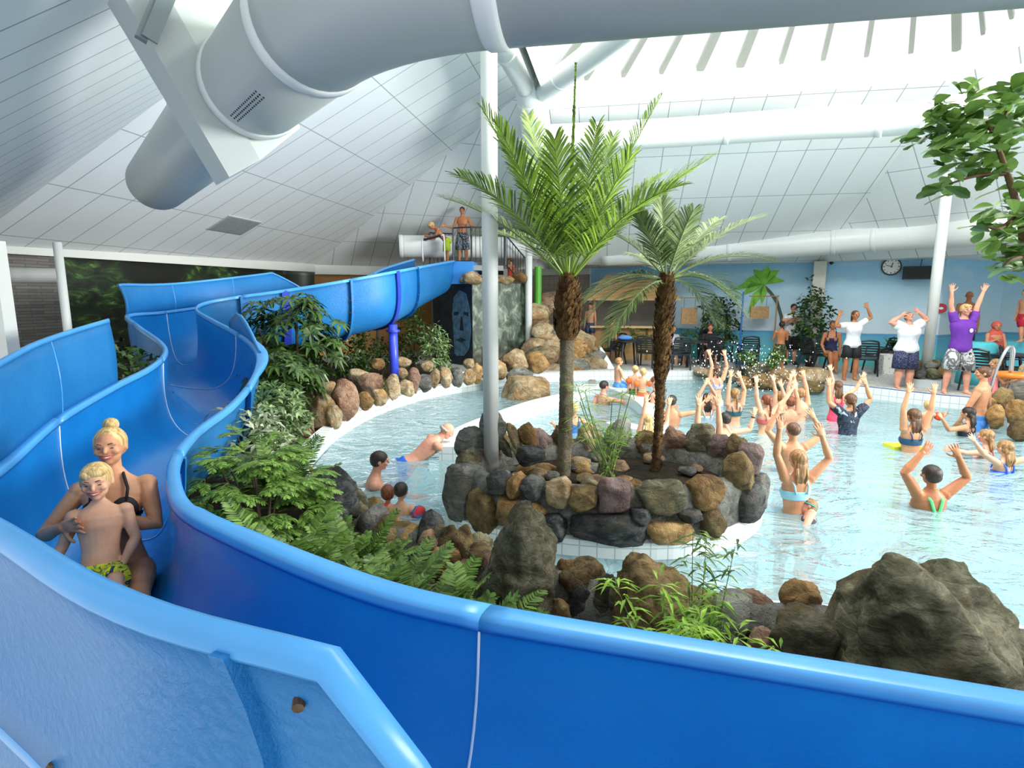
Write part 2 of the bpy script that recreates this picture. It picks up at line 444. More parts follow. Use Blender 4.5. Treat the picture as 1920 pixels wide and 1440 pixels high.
wat.l(tr.outputs[0], m1.inputs[1]); wat.l(df.outputs[0], m1.inputs[2])
m2 = wat.n('ShaderNodeMixShader'); wat.l(wat.math('MULTIPLY', fr.outputs[0], 1.0), m2.inputs[0])
wat.l(m1.outputs[0], m2.inputs[1]); wat.l(gl.outputs[0], m2.inputs[2]); wat.l(m2.outputs[0], wat.out.inputs['Surface'])
mb = MB(); mb.add(setz(PL, WZ), [tuple(range(len(PL)))])
struct(mb.build('water', wat.mat))
# deck with a hole for the pool: bridge polygon between outer rectangle and loop
deck = tilemat('deck_pavers', '#cbcac4', '#a5a39d', .24, .12, .008, .6, .5, vary=.12, mottled='#b7b4ae')
def deck_mesh():
    import bmesh
    bm = bmesh.new()
    n = len(PO); iL = min(range(n), key=lambda i: (PL[i]-gp(945, 724, WZ)).length); iR = min(range(n), key=lambda i: (PL[i]-V(9.8, 2.4, WZ)).length)
    arc = [PO[i % n] for i in range(iR, n+iL+1)]
    out = [bm.verts.new(p) for p in setz(arc, 0)+[V(-4, 16.5, 0), V(-9, 14, 0), V(-14, 9, 0), V(-14, 30, 0), V(20, 30, 0), V(20, 2.0, 0)]]
    es = [bm.edges.new((out[i], out[(i+1) % len(out)])) for i in range(len(out))]
    bmesh.ops.triangle_fill(bm, edges=es, use_beauty=True)
    me = bpy.data.meshes.new('floor'); 
    ul = bm.loops.layers.uv.new('UVMap')
    R = Matrix.Rotation(math.radians(29), 3, 'Z')
    for f in bm.faces:
        if f.normal.z < 0: f.normal_flip()
        for l in f.loops: q = R@l.vert.co; l[ul].uv = (q.x, q.y)
    bm.to_mesh(me); bm.free(); me.materials.append(deck)
    o = bpy.data.objects.new('floor', me); C.objects.link(o); o.location.z = -.003; struct(o); ORI[o] = Vector((0, 0, 0))
deck_mesh()
# white posts
def post(p, z0, z1, r, name='pillar', mat=None, n=24):
    mb = MB(); mb.tube([(p[0], p[1], z0), (p[0], p[1], z1)], r, n); o = struct(mb.build(name, mat or WHITE, smooth=False))
    for f in o.data.polygons: f.use_smooth = len(f.vertices) == 4
    return o
post(at(921, 855, 5.64), .05, 5.9, .08)
post(at(1737, 685, 12.3), .0, 6.3, .105)
post(at(991, 650, 16.4), .0, 3.6, .10)
a = at(115, 520, 8.1); post(a, -.1, 2.72, .055)
a = at(5, 600, 4.6); mb = MB(); mb.box((a.x-.02, a.y, 1.15), (.16, .12, 2.5)); 
struct(mb.build('pillar', cream))
mb = MB(); a = at(1538, 500, 16.2); mb.box((a.x, a.y, 1.48), (.32, .28, 2.96), -.5); struct(mb.build('pillar', flat('beige_paint', '#cfccc0', .5)))
# ------------------------------------------------------------------ camera, light
cam = bpy.data.cameras.new('camera'); co = bpy.data.objects.new('camera', cam); C.objects.link(co)
co.location = (0, 0, H); co.rotation_euler = (PI/2-PT, 0, 0)
cam.sensor_width = 36; cam.lens = F/1920*36; cam.clip_start = .02
sc = bpy.context.scene; sc.camera = co
w = bpy.data.worlds.new('sky'); sc.world = w; w.use_nodes = True
w.node_tree.nodes['Background'].inputs[0].default_value = (.93, .97, 1, 1)
w.node_tree.nodes['Background'].inputs[1].default_value = 1.1
def area(name, loc, target, sx, sy, power, col=(1, 1, 1)):
    l = bpy.data.lights.new(name, 'AREA'); l.shape = 'RECTANGLE'; l.size = sx; l.size_y = sy; l.energy = power; l.color = col
    o = bpy.data.objects.new(name, l); C.objects.link(o); o.location = loc
    o.rotation_euler = (Vector(target)-Vector(loc)).to_track_quat('-Z', 'Y').to_euler(); return o
area('skylight_daylight', ST(2.3, 6.8, 9.2), ST(2.9, 12.5, 0), 7, 6, 2500, (1, .985, .96))
area('side_fill_light', (13, 2.5, 3.4), (-7, 11, 4.4), 7, 3, 800, (.97, .99, 1)).data.spread = math.radians(75)  # added fill lamp out of view at right, brightens the left ceiling
sc.view_settings.view_transform = 'Standard'; sc.view_settings.look = 'None'; sc.view_settings.gamma = 1; sc.view_settings.use_curve_mapping = False
sc.view_settings.exposure = 0.08
sc.cycles.use_denoising = True; sc.cycles.max_bounces = 8; sc.cycles.diffuse_bounces = 4; sc.cycles.glossy_bounces = 3; sc.cycles.transmission_bounces = 4
sc.cycles.transparent_max_bounces = 12; sc.cycles.caustics_reflective = False; sc.cycles.caustics_refractive = False; sc.cycles.sample_clamp_indirect = 6
# ------------------------------------------------------------------ ventilation ducts
def smooth_quads(o):
    for f in o.data.polygons: f.use_smooth = len(f.vertices) == 4
    return o
ductg = flat('grey_duct_paint', '#b4bab6', .38, spec=.4); ductw = flat('white_duct_paint', '#e6e8e4', .35)
R1 = .32; DZ = H+1.36
sdir = SD
d1 = V(-.64, .768, 0); n1 = V(.768, .64, 0)
EL = V(-.618, 2.586, DZ)      # elbow of the big duct
def on1(k): return V(n1.x*1.18, n1.y*1.18, DZ)+d1*k
el = (EL-V(n1.x*1.18, n1.y*1.18, DZ)).dot(d1)
big = thing('ventilation_duct', 'huge grey round duct bending overhead, nearest the camera, hung from the panelled ceiling', 'duct', tuple(EL))
k_end = 8.05
p0 = EL-d1*-.62; p2 = EL+sdir*.55
p0 = EL+d1*.62
arc = [on1(k_end), on1(6.0), on1(4.0), p0]
arc2 = [p0*(1-t)**2+EL*(2*t*(1-t))+p2*t*t for t in [i/8 for i in range(9)]]
mb = MB(); mb.tube(arc, R1, 40, mi=0); o = smooth_quads(mb.build('pipe', ductg, big))
mb = MB(); mb.tube(arc2, R1, 40); smooth_quads(mb.build('elbow', ductg, big))
mb = MB(); mb.tube([p2, EL+sdir*3, EL+sdir*8], R1, 40); smooth_quads(mb.build('pipe', ductg, big))
def ringband(P, d, r, w=.05):
    mb = MB(); d = Vector(d).normalized()
    mb.tube([P-d*w, P-d*w*.6, P+d*w*.6, P+d*w], [r, r+.012, r+.012, r], 40); return mb
for P, d in ((p0, d1), (p2, sdir), (on1(4.02), d1)):
    smooth_quads(ringband(P, d, R1).build('joint_band', ductw, big))
mb = MB()
for i in range(16):
    for j in range(3):
        a = math.radians(108+j*5); p = on1(el+1.5-i*.035); q = p+(-n1*math.cos(a)*R1*1.0)*-1*0 
        x = n1*-1
        mb.ell(p+x*(R1*1.001*math.cos(math.radians(62-j*4)))+V(0, 0, -R1*1.001*math.sin(math.radians(62-j*4)))*-1*-1, (.006, .006, .006), n=5, m=4)
mb.build('air_holes', flat('black', '#1b1c1c', .5), big)
# hanger rods
for k in (6.4, 5.5):
    mb = MB(); p = on1(k); mb.tube([p+V(0, 0, R1-.02)-n1*.1, p+V(0, 0, 1.6)-n1*.1], .008, 6)
    mb.build('hanger_rod', flat('dark_metal', '#4a4f50', .4, .6), big)
# raking box beam with the collar plate the duct passes through
def onpl(u, v, kk):
    r_ = ray(u, v); o_ = V(0, 0, H); return o_+r_*((on1(kk)-o_).dot(d1)/r_.dot(d1))
def slab(name, px, k0, k1, mat):
    P = [onpl(u, v, k0) for u, v in px]; Q = P+[p+d1*(k1-k0) for p in P]; bb = MB()
    bb.add(Q, [(0, 1, 2, 3), (7, 6, 5, 4), (0, 4, 5, 1), (1, 5, 6, 2), (2, 6, 7, 3), (3, 7, 4, 0)]); return struct(bb.build(name, mat))
slab('roof_beam', [(212, -40), (298, -40), (488, 300), (430, 332)], 4.06, 4.42, flat('grey_beam', '#bcc3be', .5))
slab('roof_beam', [(298, -40), (470, -40), (562, 240), (488, 300)], 4.10, 4.20, flat('pale_beam', '#cfd8cf', .5))
tr_ = MB(); a = onpl(303, -20, 3.98); b = onpl(264, 74, 3.98); tr_.beam(a, b, .05, .06); tr_.beam(a+V(.05, 0, 0), b+V(.05, 0, 0), .02, .08)
tag(tr_.build('cable_tray', flat('tray_grey', '#7d8888', .4, .3)), 'short grey cable tray fixed across the raking beam at upper left', 'cable tray')
# white ducts at the back
def duct(label, path, r, bands, n=28, mat=ductw, name='ventilation_duct', sub=8, smooth=True):
    t = thing(name, label, 'duct', tuple(path[0]))
    P = catmull(path, sub) if smooth else [Vector(p) for p in path]
    mb = MB(); mb.tube(P, r, n); smooth_quads(mb.build('pipe', mat, t))
    for k in bands:
        i = min(int(k*(len(P)-1)), len(P)-2); d = (P[i+1]-P[i])
        if d.length: smooth_quads(ringband(P[i], d, r, .06).build('joint_band', mat, t))
    return t
duct('long white duct hung low over the painted beach wall', [at(1130, 478, 17.4), at(1300, 471, 16.6), at(1480, 460, 15.6), at(1640, 447, 14.6), at(1800, 436, 13.2), at(2010, 425, 11.2)], .33, (.28, .5, .62))
duct('short white duct with a capped end beside the slide tower', [at(752, 462, 17.0), at(850, 463, 17.3), at(1010, 466, 17.8)], .33, (.02,))
sysd = thing('ventilation_duct', 'white branching duct under the skylight, upright behind the nearest post then running along the rim', 'duct', tuple(at(1012, 262, 11.3)))
for path, r, bands in (([at(1000, 262, 12.0), at(1240, 250, 11.6), at(1480, 234, 11.0), at(1700, 222, 10.2), at(1830, 195, 9.0), at(1990, 130, 7.0)], .27, (.3, .55)),
                       ([at(985, 40, 11.0), at(990, 130, 11.2), at(1003, 225, 11.8), at(1008, 270, 12.0)], .30, (.55,)),
                       ([at(1018, 170, 11.3), at(1100, 110, 9.6), at(1190, 40, 8.2)], .2, (.3,)),
                       ([at(905, 40, 9.6), at(945, 95, 10.1), at(985, 165, 11.2)], .17, (.6,))):
    P = catmull(path, 8); mb = MB(); mb.tube(P, r, 28); smooth_quads(mb.build('pipe', ductw, sysd))
    for k in bands:
        i = int(k*(len(P)-1)); smooth_quads(ringband(P[i], P[i+1]-P[i], r, .06).build('joint_band', ductw, sysd))
# ceiling vents
def vent(label, u, v, zf, w, l):
    p = hit(u, v, zf); e1 = TD; e2 = Vector((SD.x, SD.y, .49)).normalized() if zf is zL else SD
    n = e1.cross(e2).normalized(); 
    if n.z > 0: n = -n
    M = Matrix((e1, e2, n)).transposed(); t = thing('ceiling_vent', label, 'vent', tuple(p))
    mb = MB(); mb.box(p+n*.012, (l, w, .02), M=M); mb.build('plate', flat('vent_grey', '#a9b0b0', .5), t)
    mb = MB()
    for i in range(14): mb.box(p+n*.028+e1*((i-6.5)*l/15), (l/40, w*.92, .012), M=M)
    mb.build('grille', flat('vent_dark', '#8d9595', .5), t)
vent('grey square ceiling vent in the slope above the slide', 441, 422, zL, .62, 1.15)
# ------------------------------------------------------------------ the blue water slide
def bluemat(name, base, rough, orange, coat=.25, spec=.55, bmp=.35):
    t = NT(name); g = t.coord(); n = t.noise(g, 1.6, 5); 
    t.col(t.ramp(n, [(.35, hexc(base)), (.7, hexc(orange))]))
    t.set(Roughness=rough, Specular_IOR_Level=spec, Coat_Weight=coat, Coat_Roughness=.12)
    t.bump(t.noise(g, 45, 4, .7, .6), bmp, .008); return t.mat
blue_in = bluemat('slide_blue', '#1277c2', .17, '#1a86d0')
blue_out = bluemat('slide_blue_outside', '#1d6fae', .34, '#2a7dba', 0, .3, .6)
blue_rim = flat('slide_rim_blue', '#4a9cdc', .3, vary=.08, scale=3)
violet = flat('strap_violet', '#2a3fae', .4)
seamw = flat('seam_white', '#d7e2ea', .5)
bolt_m = flat('rusty_bolt', '#5a4632', .7, .3, vary=.4, scale=60)
# stations: left rim, right rim (looking from the tower the left rim is the far one), depth
STN = [
 (V(-2.75, 16.1, 3.00), at(849, 489, 16.0), .92),
 (V(-3.0, 13.6, 2.64), at(800, 498, 13.2), .95),
 (V(-3.25, 11.7, 2.26), at(742, 509, 10.6), .95),
 (V(-3.75, 11.0, 2.12), at(640, 528, 9.85), .95),
 (V(-4.40, 10.7, 1.98), at(535, 545, 9.5), .95),
 (V(-5.20, 10.25, 1.84), at(440, 558, 9.1), .92),
 (V(-5.6, 9.6, 1.74), at(382, 569, 8.7), .9),
 (V(-5.65, 8.95, 1.70), at(366, 582, 8.25), .85),
 (at(243, 592, 8.25), at(392, 600, 7.75), .82),
 (at(262, 612, 7.6), at(450, 632, 7.2), .8),
 (at(305, 643, 7.0), at(480, 665, 6.6), .8),
 (at(313, 664, 6.4), at(472, 708, 5.8), .78),
 (at(285, 691, 5.7), at(432, 758, 5.05), .76),
 (at(215, 727, 4.9), at(368, 806, 4.3), .75),
 (at(110, 790, 4.0), at(326, 852, 3.62), .74),
 (at(0, 885, 3.2), at(314, 900, 3.08), .74),
 (V(-2.78, 2.42, .92), at(333, 955, 2.66), .74),
 (V(-2.05, 1.78, .90), at(430, 1010, 2.30), .74),
 (V(-1.07, 1.20, .90), at(660, 1105, 1.95), .74),
 (V(-.545, .88, .90), at(900, 1166, 1.79), .76),
 (V(.0, .715, .86), at(1300, 1235, 1.66), .78),
 (V(1.10, .30, .78), at(1920, 1340, 1.47), .8),
 (V(2.9, -.10, .66), V(3.05, 1.12, .66), .82)]
SUB = 7
LC = catmull([s[0] for s in STN], SUB); RC = catmull([s[1] for s in STN], SUB)
DC = [v.x for v in catmull([V(s[2], 0, 0) for s in STN], SUB)]
NS = len(LC)
def sect(i, off=0.0, k=26, t0=0.0, t1=1.0):
    """points of the trough section at station i, pushed outward by off"""
    L, R = LC[i], RC[i]; mid = (L+R)/2; A = (R-L)/2; a = A.length; Ah = A.normalized()
    Z = (V(0, 0, 1)-Ah*Ah.z).normalized(); D = DC[i]; out = []
    for j in range(k+1):
        th = PI*(t0+(t1-t0)*j/k); c, s = math.cos(th), math.sin(th)
        x = -math.copysign(abs(c)**.62, c); y = -abs(s)**.66
        p = mid+Ah*(x*a)+Z*(y*D)
        if off:
            nx = -math.copysign(abs(c)**1.38, c)/a; ny = -abs(s)**1.34/D
            n = (Ah*nx+Z*ny).normalized(); p = p+n*off
        out.append(p)
    return out
slide = thing('water_slide', 'bright blue open water slide winding from the tower down past the camera', 'water slide', (LC[-10].x*.5-1.2, 4, -.1))
cuts = [0, 10, 20, 34, 47, 62, 80, 98, 133, NS-1]
for a, b in zip(cuts[:-1], cuts[1:]):
    mb = MB()
    mb.loft([sect(i) for i in range(a, b+1)], closed=False, mi=0)
    mb.loft([sect(i, .035) for i in range(a, b+1)], closed=False, mi=1)
    o = mb.build('flume_section', [blue_in, blue_out], slide, smooth=True)
    for side in (0, 1):
        mb = MB(); rings = []
        for i in range(a, b+1):
            P = (LC if side == 0 else RC)[i]; Q = (RC if side == 0 else LC)[i]
            out = (P-Q); out.z = 0; out.normalize()
            w = .085 if not (side and 60 < i < 76) else .085+.10*math.sin(PI*(i-60)/16)
            if side and i > 112: w = .105
            prof = [(-.012, -.03), (-.012, -.012), (-.009, .006), (.0, .017), (.014, .022), (w*.5, .024), (w-.022, .022), (w-.006, .014), (w, .0), (w, -.022), (w-.004, -.03), (w-.012, -.026), (w-.016, -.008), (.02, -.008)]
            rings.append([P+out*x+V(0, 0, z) for x, z in prof])
        mb.loft(rings, True, True); smooth_quads(mb.build('rim', blue_rim, slide))
for c in cuts[1:-1]:
    # white joint line inside, bolted flange outside
    mb = MB(); S = sect(c, -.004); mb.tube(S, .0055, 6); mb.build('joint_seam', seamw, slide, smooth=True)
    d = (LC[min(c+1, NS-1)]+RC[min(c+1, NS-1)]-LC[c-1]-RC[c-1]).normalized()
    mb = MB(); rings = []
    A = sect(c, .03); B = sect(c, .11)
    for p, q in zip(A, B): rings.append([p-d*.02, q-d*.02, q+d*.02, p+d*.02])
    mb.loft(rings, True, True); fl = mb.build('flange', blue_out, slide)
    Cc = sect(c, .075, 14)
    for q in (Cc[1:5] if c < 100 else [])+Cc[10:14]:
        mb = MB(); mb.tube([q-d*.045, q-d*.02, q+d*.02, q+d*.045], [.011, .016, .016, .011], 6); mb.build('bolt', bolt_m, fl)
# violet steel straps and the post
def strap(i, t0, t1, w=.06):
    d = (LC[i+1]+RC[i+1]-LC[i-1]-RC[i-1]).normalized(); A = sect(i, .04, 20, t0, t1); B = sect(i, .085, 20, t0, t1)
    mb = MB(); mb.loft([[p-d*w, q-d*w, q+d*w, p+d*w] for p, q in zip(A, B)], True, True)
    mb.build('strap', violet, slide)
for i in (14, 28): strap(i, .25, 1.0)
strap(104, .55, 1.0, .05)
mid = (LC[14]+RC[14])/2; b = sect(14, .08, 20)[13]
mb = MB(); mb.tube([V(b.x, b.y, .2), V(b.x, b.y, b.z-.02)], .085, 20); sp = mb.build('support_post', flat('post_violet', '#3a4bd0', .35), slide, smooth=False); smooth_quads(sp)
mb = MB(); mb.tube([V(b.x, b.y, b.z-.16), V(b.x, b.y, b.z-.12)], .13, 20); mb.build('post_collar', violet, sp)
for i in (46, 84, 118):
    b = sect(i, .05, 20)[10]
    if b.z > .3: mb = MB(); mb.tube([V(b.x, b.y, -.1), V(b.x, b.y, b.z)], .08, 16); mb.build('support_post', violet, slide)
# splash guards: raised curved panels standing on a rim
def guard(side, i0, i1, h0, ramp0, ramp1, lean=.12, cut=()):
    mb = MB(); lip = MB(); rin, rou, lr = [], [], []
    for i in range(i0, i1+1):
        P = (LC if side == 0 else RC)[i]; Q = (RC if side == 0 else LC)[i]; out = (P-Q); out.z = 0; out.normalize()
        k = min(1.0, (i-i0)/max(ramp0, 1e-6) if ramp0 else 1.0, (i1-i)/max(ramp1, 1e-6) if ramp1 else 1.0)
        h = .03+(h0-.03)*k
        base = P+out*.055
        prof = [base+out*(lean*(z/h0)**2*1.0-.035*math.sin(PI*z/h0))+V(0, 0, z) for z in [h*j/6 for j in range(7)]]
        t = prof[-1]
        ring = prof+[p+out*.028 for p in reversed(prof)]
        rin.append(ring)
        lr.append([t+out*x+V(0, 0, z) for x, z in ((-.012, -.016), (-.011, .004), (-.004, .018), (.010, .024), (.026, .021), (.037, .010), (.040, -.004), (.036, -.012), (.028, -.010), (.02, -.008))])
    mb.loft(rin, True, True, 0); g = mb.build('splash_guard', blue_out, slide, smooth=False)
    for f in g.data.polygons: f.use_smooth = len(f.vertices) == 4
    lip.loft(lr, True, True); smooth_quads(lip.build('guard_lip', blue_rim, g))
    for c in cut:
        S = rin[c-i0][:7]; mb = MB(); mb.tube(S, .006, 6); mb.build('joint_seam', blue_rim, g)
        S = [p for p in rin[c-i0][7:]]; d = (rin[c-i0+1][0]-rin[c-i0-1][0]).normalized()
        mb = MB(); mb.loft([[p-d*.012, p+V(0, 0, 0)+(p-rin[c-i0][13-j])*.8-d*.012, p+(p-rin[c-i0][13-j])*.8+d*.012, p+d*.012] for j, p in list(zip(range(7, 14), S))], True, True)
        mb.build('guard_flange', blue_out, g)
    return g
guard(0, 24, 56, .44, 5, 0, .10, (34, 44))
gg = guard(0, 90, 141, .575, 0, 3, .03, (97, 136,))
for i in (119, 123, 127, 131):
    P = LC[i]; out = P-RC[i]; out.z = 0; out.normalize(); p = P+out*.075
    mb = MB(); mb.tube([p+V(0, 0, .0), p+V(0, 0, .03), p+V(0, 0, .04)], [.016, .016, .008], 8); mb.build('bolt', bolt_m, gg)
p = LC[137]+(LC[137]-RC[137]).normalized()*.075+V(0, 0, .50); mb = MB(); mb.tube([p-V(0, -.02, 0), p+V(.01, -.03, -.01)], [.012, .009], 8); mb.build('bolt', bolt_m, gg)
guard(1, 60, 70, .20, 0, 9, .10)
# ------------------------------------------------------------------ rocks
ROCK = {
 'tan': rockmat('rock_tan', '#6b563a', '#ab8f68', '#dccaa6', accent='#b98a52'),
 'ochre': rockmat('rock_ochre', '#5a4428', '#9c7746', '#cda873', accent='#7a5a36'),
 'red': rockmat('rock_red', '#584034', '#93705a', '#c2a186', accent='#b08a6a'),
 'brown': rockmat('rock_brown', '#2f261b', '#6d5836', '#a08a5c', accent='#8a7448'),
 'dark': rockmat('rock_dark', '#14161a', '#3b3d3e', '#7a7a74', strata=1, accent='#5a5648'),
 'grey': rockmat('rock_grey', '#3a3b39', '#77776f', '#aaa99d', strata=1, accent='#8d8672'),
 'mauve': rockmat('rock_mauve', '#3c3030', '#6e5a56', '#94807a', accent='#8b6f5e'),
 'olive': rockmat('rock_olive', '#26261b', '#5d5b43', '#99957a', strata=1, accent='#7d6a45'),
}
mortar = rockmat('mortar', '#4b4942', '#7b7a70', '#a3a399', 5)
soil = rockmat('soil', '#1d1711', '#3c3022', '#5d4b35', 4)
RR = random.Random(11)
_ico = {}
def ico(n):
    if n not in _ico:
        import bmesh
        bm = bmesh.new(); bmesh.ops.create_icosphere(bm, subdivisions=n, radius=1.0)
        _ico[n] = ([v.co.copy() for v in bm.verts], [tuple(v.index for v in f.verts) for f in bm.faces]); bm.free()
    return _ico[n]
def rock_pts(seed, facets=15, rough=.085, n=4, cutlo=.62, cuthi=.92, boxy=0.0):
    r = random.Random(seed); V0, Fc = ico(n); pl = []
    for _ in range(facets):
        d = V(r.gauss(0, 1), r.gauss(0, 1), r.gauss(0, 1)).normalized(); pl.append((d, r.uniform(cutlo, cuthi)))
    if boxy:
        for d in (V(1, 0, 0), V(-1, 0, 0), V(0, 1, 0), V(0, -1, 0), V(0, 0, 1), V(0, 0, -1)):
            pl.append(((d+V(r.gauss(0, .12), r.gauss(0, .12), r.gauss(0, .12))).normalized(), boxy))
    off = V(r.uniform(-50, 50), r.uniform(-50, 50), r.uniform(-50, 50)); out = []
    for p in V0:
        k = 1.0
        for d, c in pl:
            dp = p.dot(d)
            if dp > 1e-3: k = min(k, c/dp)
        q = p*k
        nz = noise.fractal(q*1.6+off, .9, 2.0, 5)
        nz2 = noise.fractal(q*5+off, .8, 2.0, 3)
        out.append(q*(1+rough*nz+rough*.5*nz2))
    return out, Fc
def rock_mb(seed, c, size, rot=(0, 0, 0), **kw):
    P, Fc = rock_pts(seed, **kw); E = Matrix.Rotation(rot[2], 3, 'Z')@Matrix.Rotation(rot[1], 3, 'Y')@Matrix.Rotation(rot[0], 3, 'X')
    xs = [max(abs(p[i]) for p in P) for i in range(3)]
    mb = MB(); mb.add([Vector(c)+E@V(p.x/xs[0]*size[0]/2, p.y/xs[1]*size[1]/2, p.z/xs[2]*size[2]/2) for p in P], Fc); return mb
def rock(name, parent, seed, c, size, kind, rot=(0, 0, 0), label=None, cat=None, group=None, **kw):
    mb = rock_mb(seed, c, size, rot, **kw)
    o = mb.build(name, ROCK[kind], parent, smooth=True)
    if label: tag(o, label, cat or 'rock', group)
    return o
def px_rock(name, parent, seed, u0, v0, u1, v1, Y, kind, depth=None, **kw):
    """a stone whose outline spans about that box at depth Y"""
    a = at(u0, v1, Y); b = at(u1, v0, Y); w = b.x-a.x; h = b.z-a.z
    return rock(name, parent, seed, (a+b)/2+V(0, (depth or w)*.1, 0), (w*1.06, depth or w*.8, h*1.06), kind, **kw)
# ---- island planter in the pool
IC = V(.93, 5.42, 0); IA, IB = 1.57, 1.0
def isl(th, k=1.0, z=0.0): return V(IC.x+IA*k*math.cos(th)*(1+.04*math.sin(2*th+.6)), IC.y+IB*k*math.sin(th)*(1-.05*math.cos(3*th)), z)
N = 64
mb = MB(); uvs = []
loop = [isl(2*PI*i/N) for i in range(N)]
ring_strip(mb, setz(loop, -1.25), setz(loop, -.10), uvs, 0, 1.15)
loop2 = [isl(2*PI*i/N, .955) for i in range(N)]
ring_strip(mb, setz(loop, -.10), setz(loop2, -.085), uvs, 0, .07)
ring_strip(mb, setz(loop2, -.085), setz([isl(2*PI*i/N, .6) for i in range(N)], -.085), uvs, 0, .5)
mb.uv = uvs; ibm = mb
island = thing('stone_planter', 'oval stone-walled planter island in the pool holding the two tall palms', 'planter', (IC.x, IC.y, -.085))
ibm.build('tiled_curb', ptile, island)
mb = MB(); rings = []
for k, z in ((.955, -.10), (.955, .12), (.925, .30), (.86, .34), (.76, .28), (.74, .05)):
    rings.append([isl(2*PI*i/N, k, z+.03*noise.noise(V(i*.4, k*9, 0))) for i in range(N)])
mb.loft(rings, True, False); mb.build('mortar', mortar, island, smooth=True)
mb = MB(); mb.add([isl(2*PI*i/N, .78, .13) for i in range(N)]+[V(IC.x, IC.y, .17)], [(i, (i+1) % N, N) for i in range(N)])
mb.build('soil', soil, island)
def wall_stone(seed, th, z, w, h, kind, k=.93, d=.24, tilt=0, **kw):
    p = isl(th, k, z); q = isl(th+.05, k, z)-isl(th-.05, k, z); rz = math.atan2(q.y, q.x)
    r_ = dict(boxy=.78, cutlo=.72, cuthi=1.0, rough=.07); r_.update(kw)
    return rock('stone', island, seed, p, (w*1.12, d, h*1.14), kind, (0, tilt, rz), **r_)
# front face, from the photograph: (image u of centre, z, width, height, kind)
def th_of_u(u, front=True):
    best, bt = 1e9, 0
    for i in range(400):
        th = (-PI+PI*i/399) if front else (PI*i/399)
        p = isl(th, .95); x = 960+F*(p.x/(p.y*CS+0))
        x = 960+F*p.x/(p.y*CS-(0-H)*SN+0) if True else x
        if abs(x-u) < best: best, bt = abs(x-u), th
    return bt
FR = [(862, .13, .36, .52, 'grey', 0), (905, .02, .33, .40, 'brown', 0), (975, .05, .46, .27, 'ochre', .12), (1042, -.01, .2, .24, 'dark', 0), (1140, .0, .64, .27, 'dark', .06), (1255, -.02, .40, .18, 'ochre', .03),
      (1330, .02, .24, .26, 'brown', 0), (1400, .06, .38, .34, 'dark', 0), (1436, .06, .3, .36, 'grey', 0),
      (925, .30, .2, .2, 'dark', 0), (958, .30, .13, .2, 'ochre', .2), (990, .29, .22, .2, 'dark', .1), (1042, .27, .2, .26, 'tan', 0), (1090, .24, .26, .2, 'brown', .05), (1150, .27, .28, .36, 'mauve', .15), (1198, .13, .16, .14, 'dark', 0), (1244, .27, .40, .26, 'olive', 0),
      (1330, .27, .33, .29, 'ochre', -.05), (1395, .36, .30, .34, 'brown', .1), (1290, .12, .22, .1, 'dark', 0), (1425, .38, .22, .3, 'mauve', 0)]
for i, (u, z, w, h, kd, tl) in enumerate(FR):
    th = th_of_u(u)
    wall_stone(100+i, th, z, w, h, kd, .95 if z < .2 else .90, .26, tl)
rr = random.Random(5)
BK = ['brown', 'mauve', 'olive', 'red', 'brown', 'grey', 'tan', 'brown', 'mauve', 'olive']
for i in range(13):                                              # taller stones of the far side
    th = .12+(PI-.2)*i/12
    wall_stone(140+i, th, .26+rr.uniform(-.04, .10), rr.uniform(.28, .42), rr.uniform(.34, .5), BK[i % 10], .86, .28, rr.uniform(-.3, .3), boxy=0, rough=.14)
    wall_stone(170+i, th+.1, .0, .42, .3, BK[(i+3) % 10], .94, .2)
for i, (u, v, w, h, kd, tl) in enumerate([(965, 820, .12, .36, 'tan', -.45), (945, 835, .1, .34, 'olive', -.5), (990, 815, .2, .3, 'ochre', -.4), (925, 800, .3, .4, 'grey', -.2), (885, 835, .38, .42, 'grey', 0)]):
    p = at(u, v, 5.7); rock('stone', island, 200+i, p, (w, .22, h), kd, (0, tl, 0), cutlo=.7)
# loose stones lying inside the planter
li = 0
for i in range(30):
    a = rr.uniform(0, 2*PI); k = rr.uniform(.12, .66); p = isl(a, k, .19)
    if (p-V(.52, 5.48, .19)).length < .14 or (p-V(1.5, 5.6, .19)).length < .12: continue
    sz = rr.uniform(.11, .24)
    rock('loose_stone', None, 230+i, p, (sz*1.3, sz, sz*.6), rr.choice(['tan', 'tan', 'red', 'ochre', 'grey']), (0, 0, rr.uniform(0, 3)), 'loose pale stone lying on the soil inside the palm planter island', 'stone', 'loose stones inside the planter', boxy=.8, rough=.08, n=3)
p = at(995, 853, 5.35); rock('spotlight_rock', None, 290, p, (.34, .26, .26), 'dark', (0, .3, .3), 'shiny dark lump on the planter stones between white post and palm', 'rock')
# ---- near bank: rocks in front of the slide
bank = thing('rock_border', 'low mortared border of mixed brown stones along the near pool edge', 'rock border', tuple(at(900, 1100, 3.7)))
rowA = [V(-2.75, 6.6, 0), V(-2.5, 5.9, 0), V(-2.0, 5.2, 0), V(-1.3, 4.65, 0), V(-.6, 4.15, 0), V(.1, 3.75, 0), V(.9, 3.4, 0), V(1.9, 3.1, 0), V(3.3, 2.8, 0), V(6, 2.4, 0)]
mb = MB(); Pm = catmull(rowA, 8); rings = []
for i, p in enumerate(Pm):
    d = (Pm[min(i+1, len(Pm)-1)]-Pm[max(i-1, 0)]).normalized(); n = V(-d.y, d.x, 0)
    j = .05*noise.noise(p*3)
    rings.append([p+n*.12+V(0, 0, -.3), p+n*.10+V(0, 0, .0+j), p+n*.03+V(0, 0, .07+j), p-n*.06+V(0, 0, .08-j), p-n*.16+V(0, 0, -.12+j), p-n*.22+V(0, 0, -.5)])
mb.loft(rings, False, False); mb.build('mortar', mortar, bank, smooth=True)
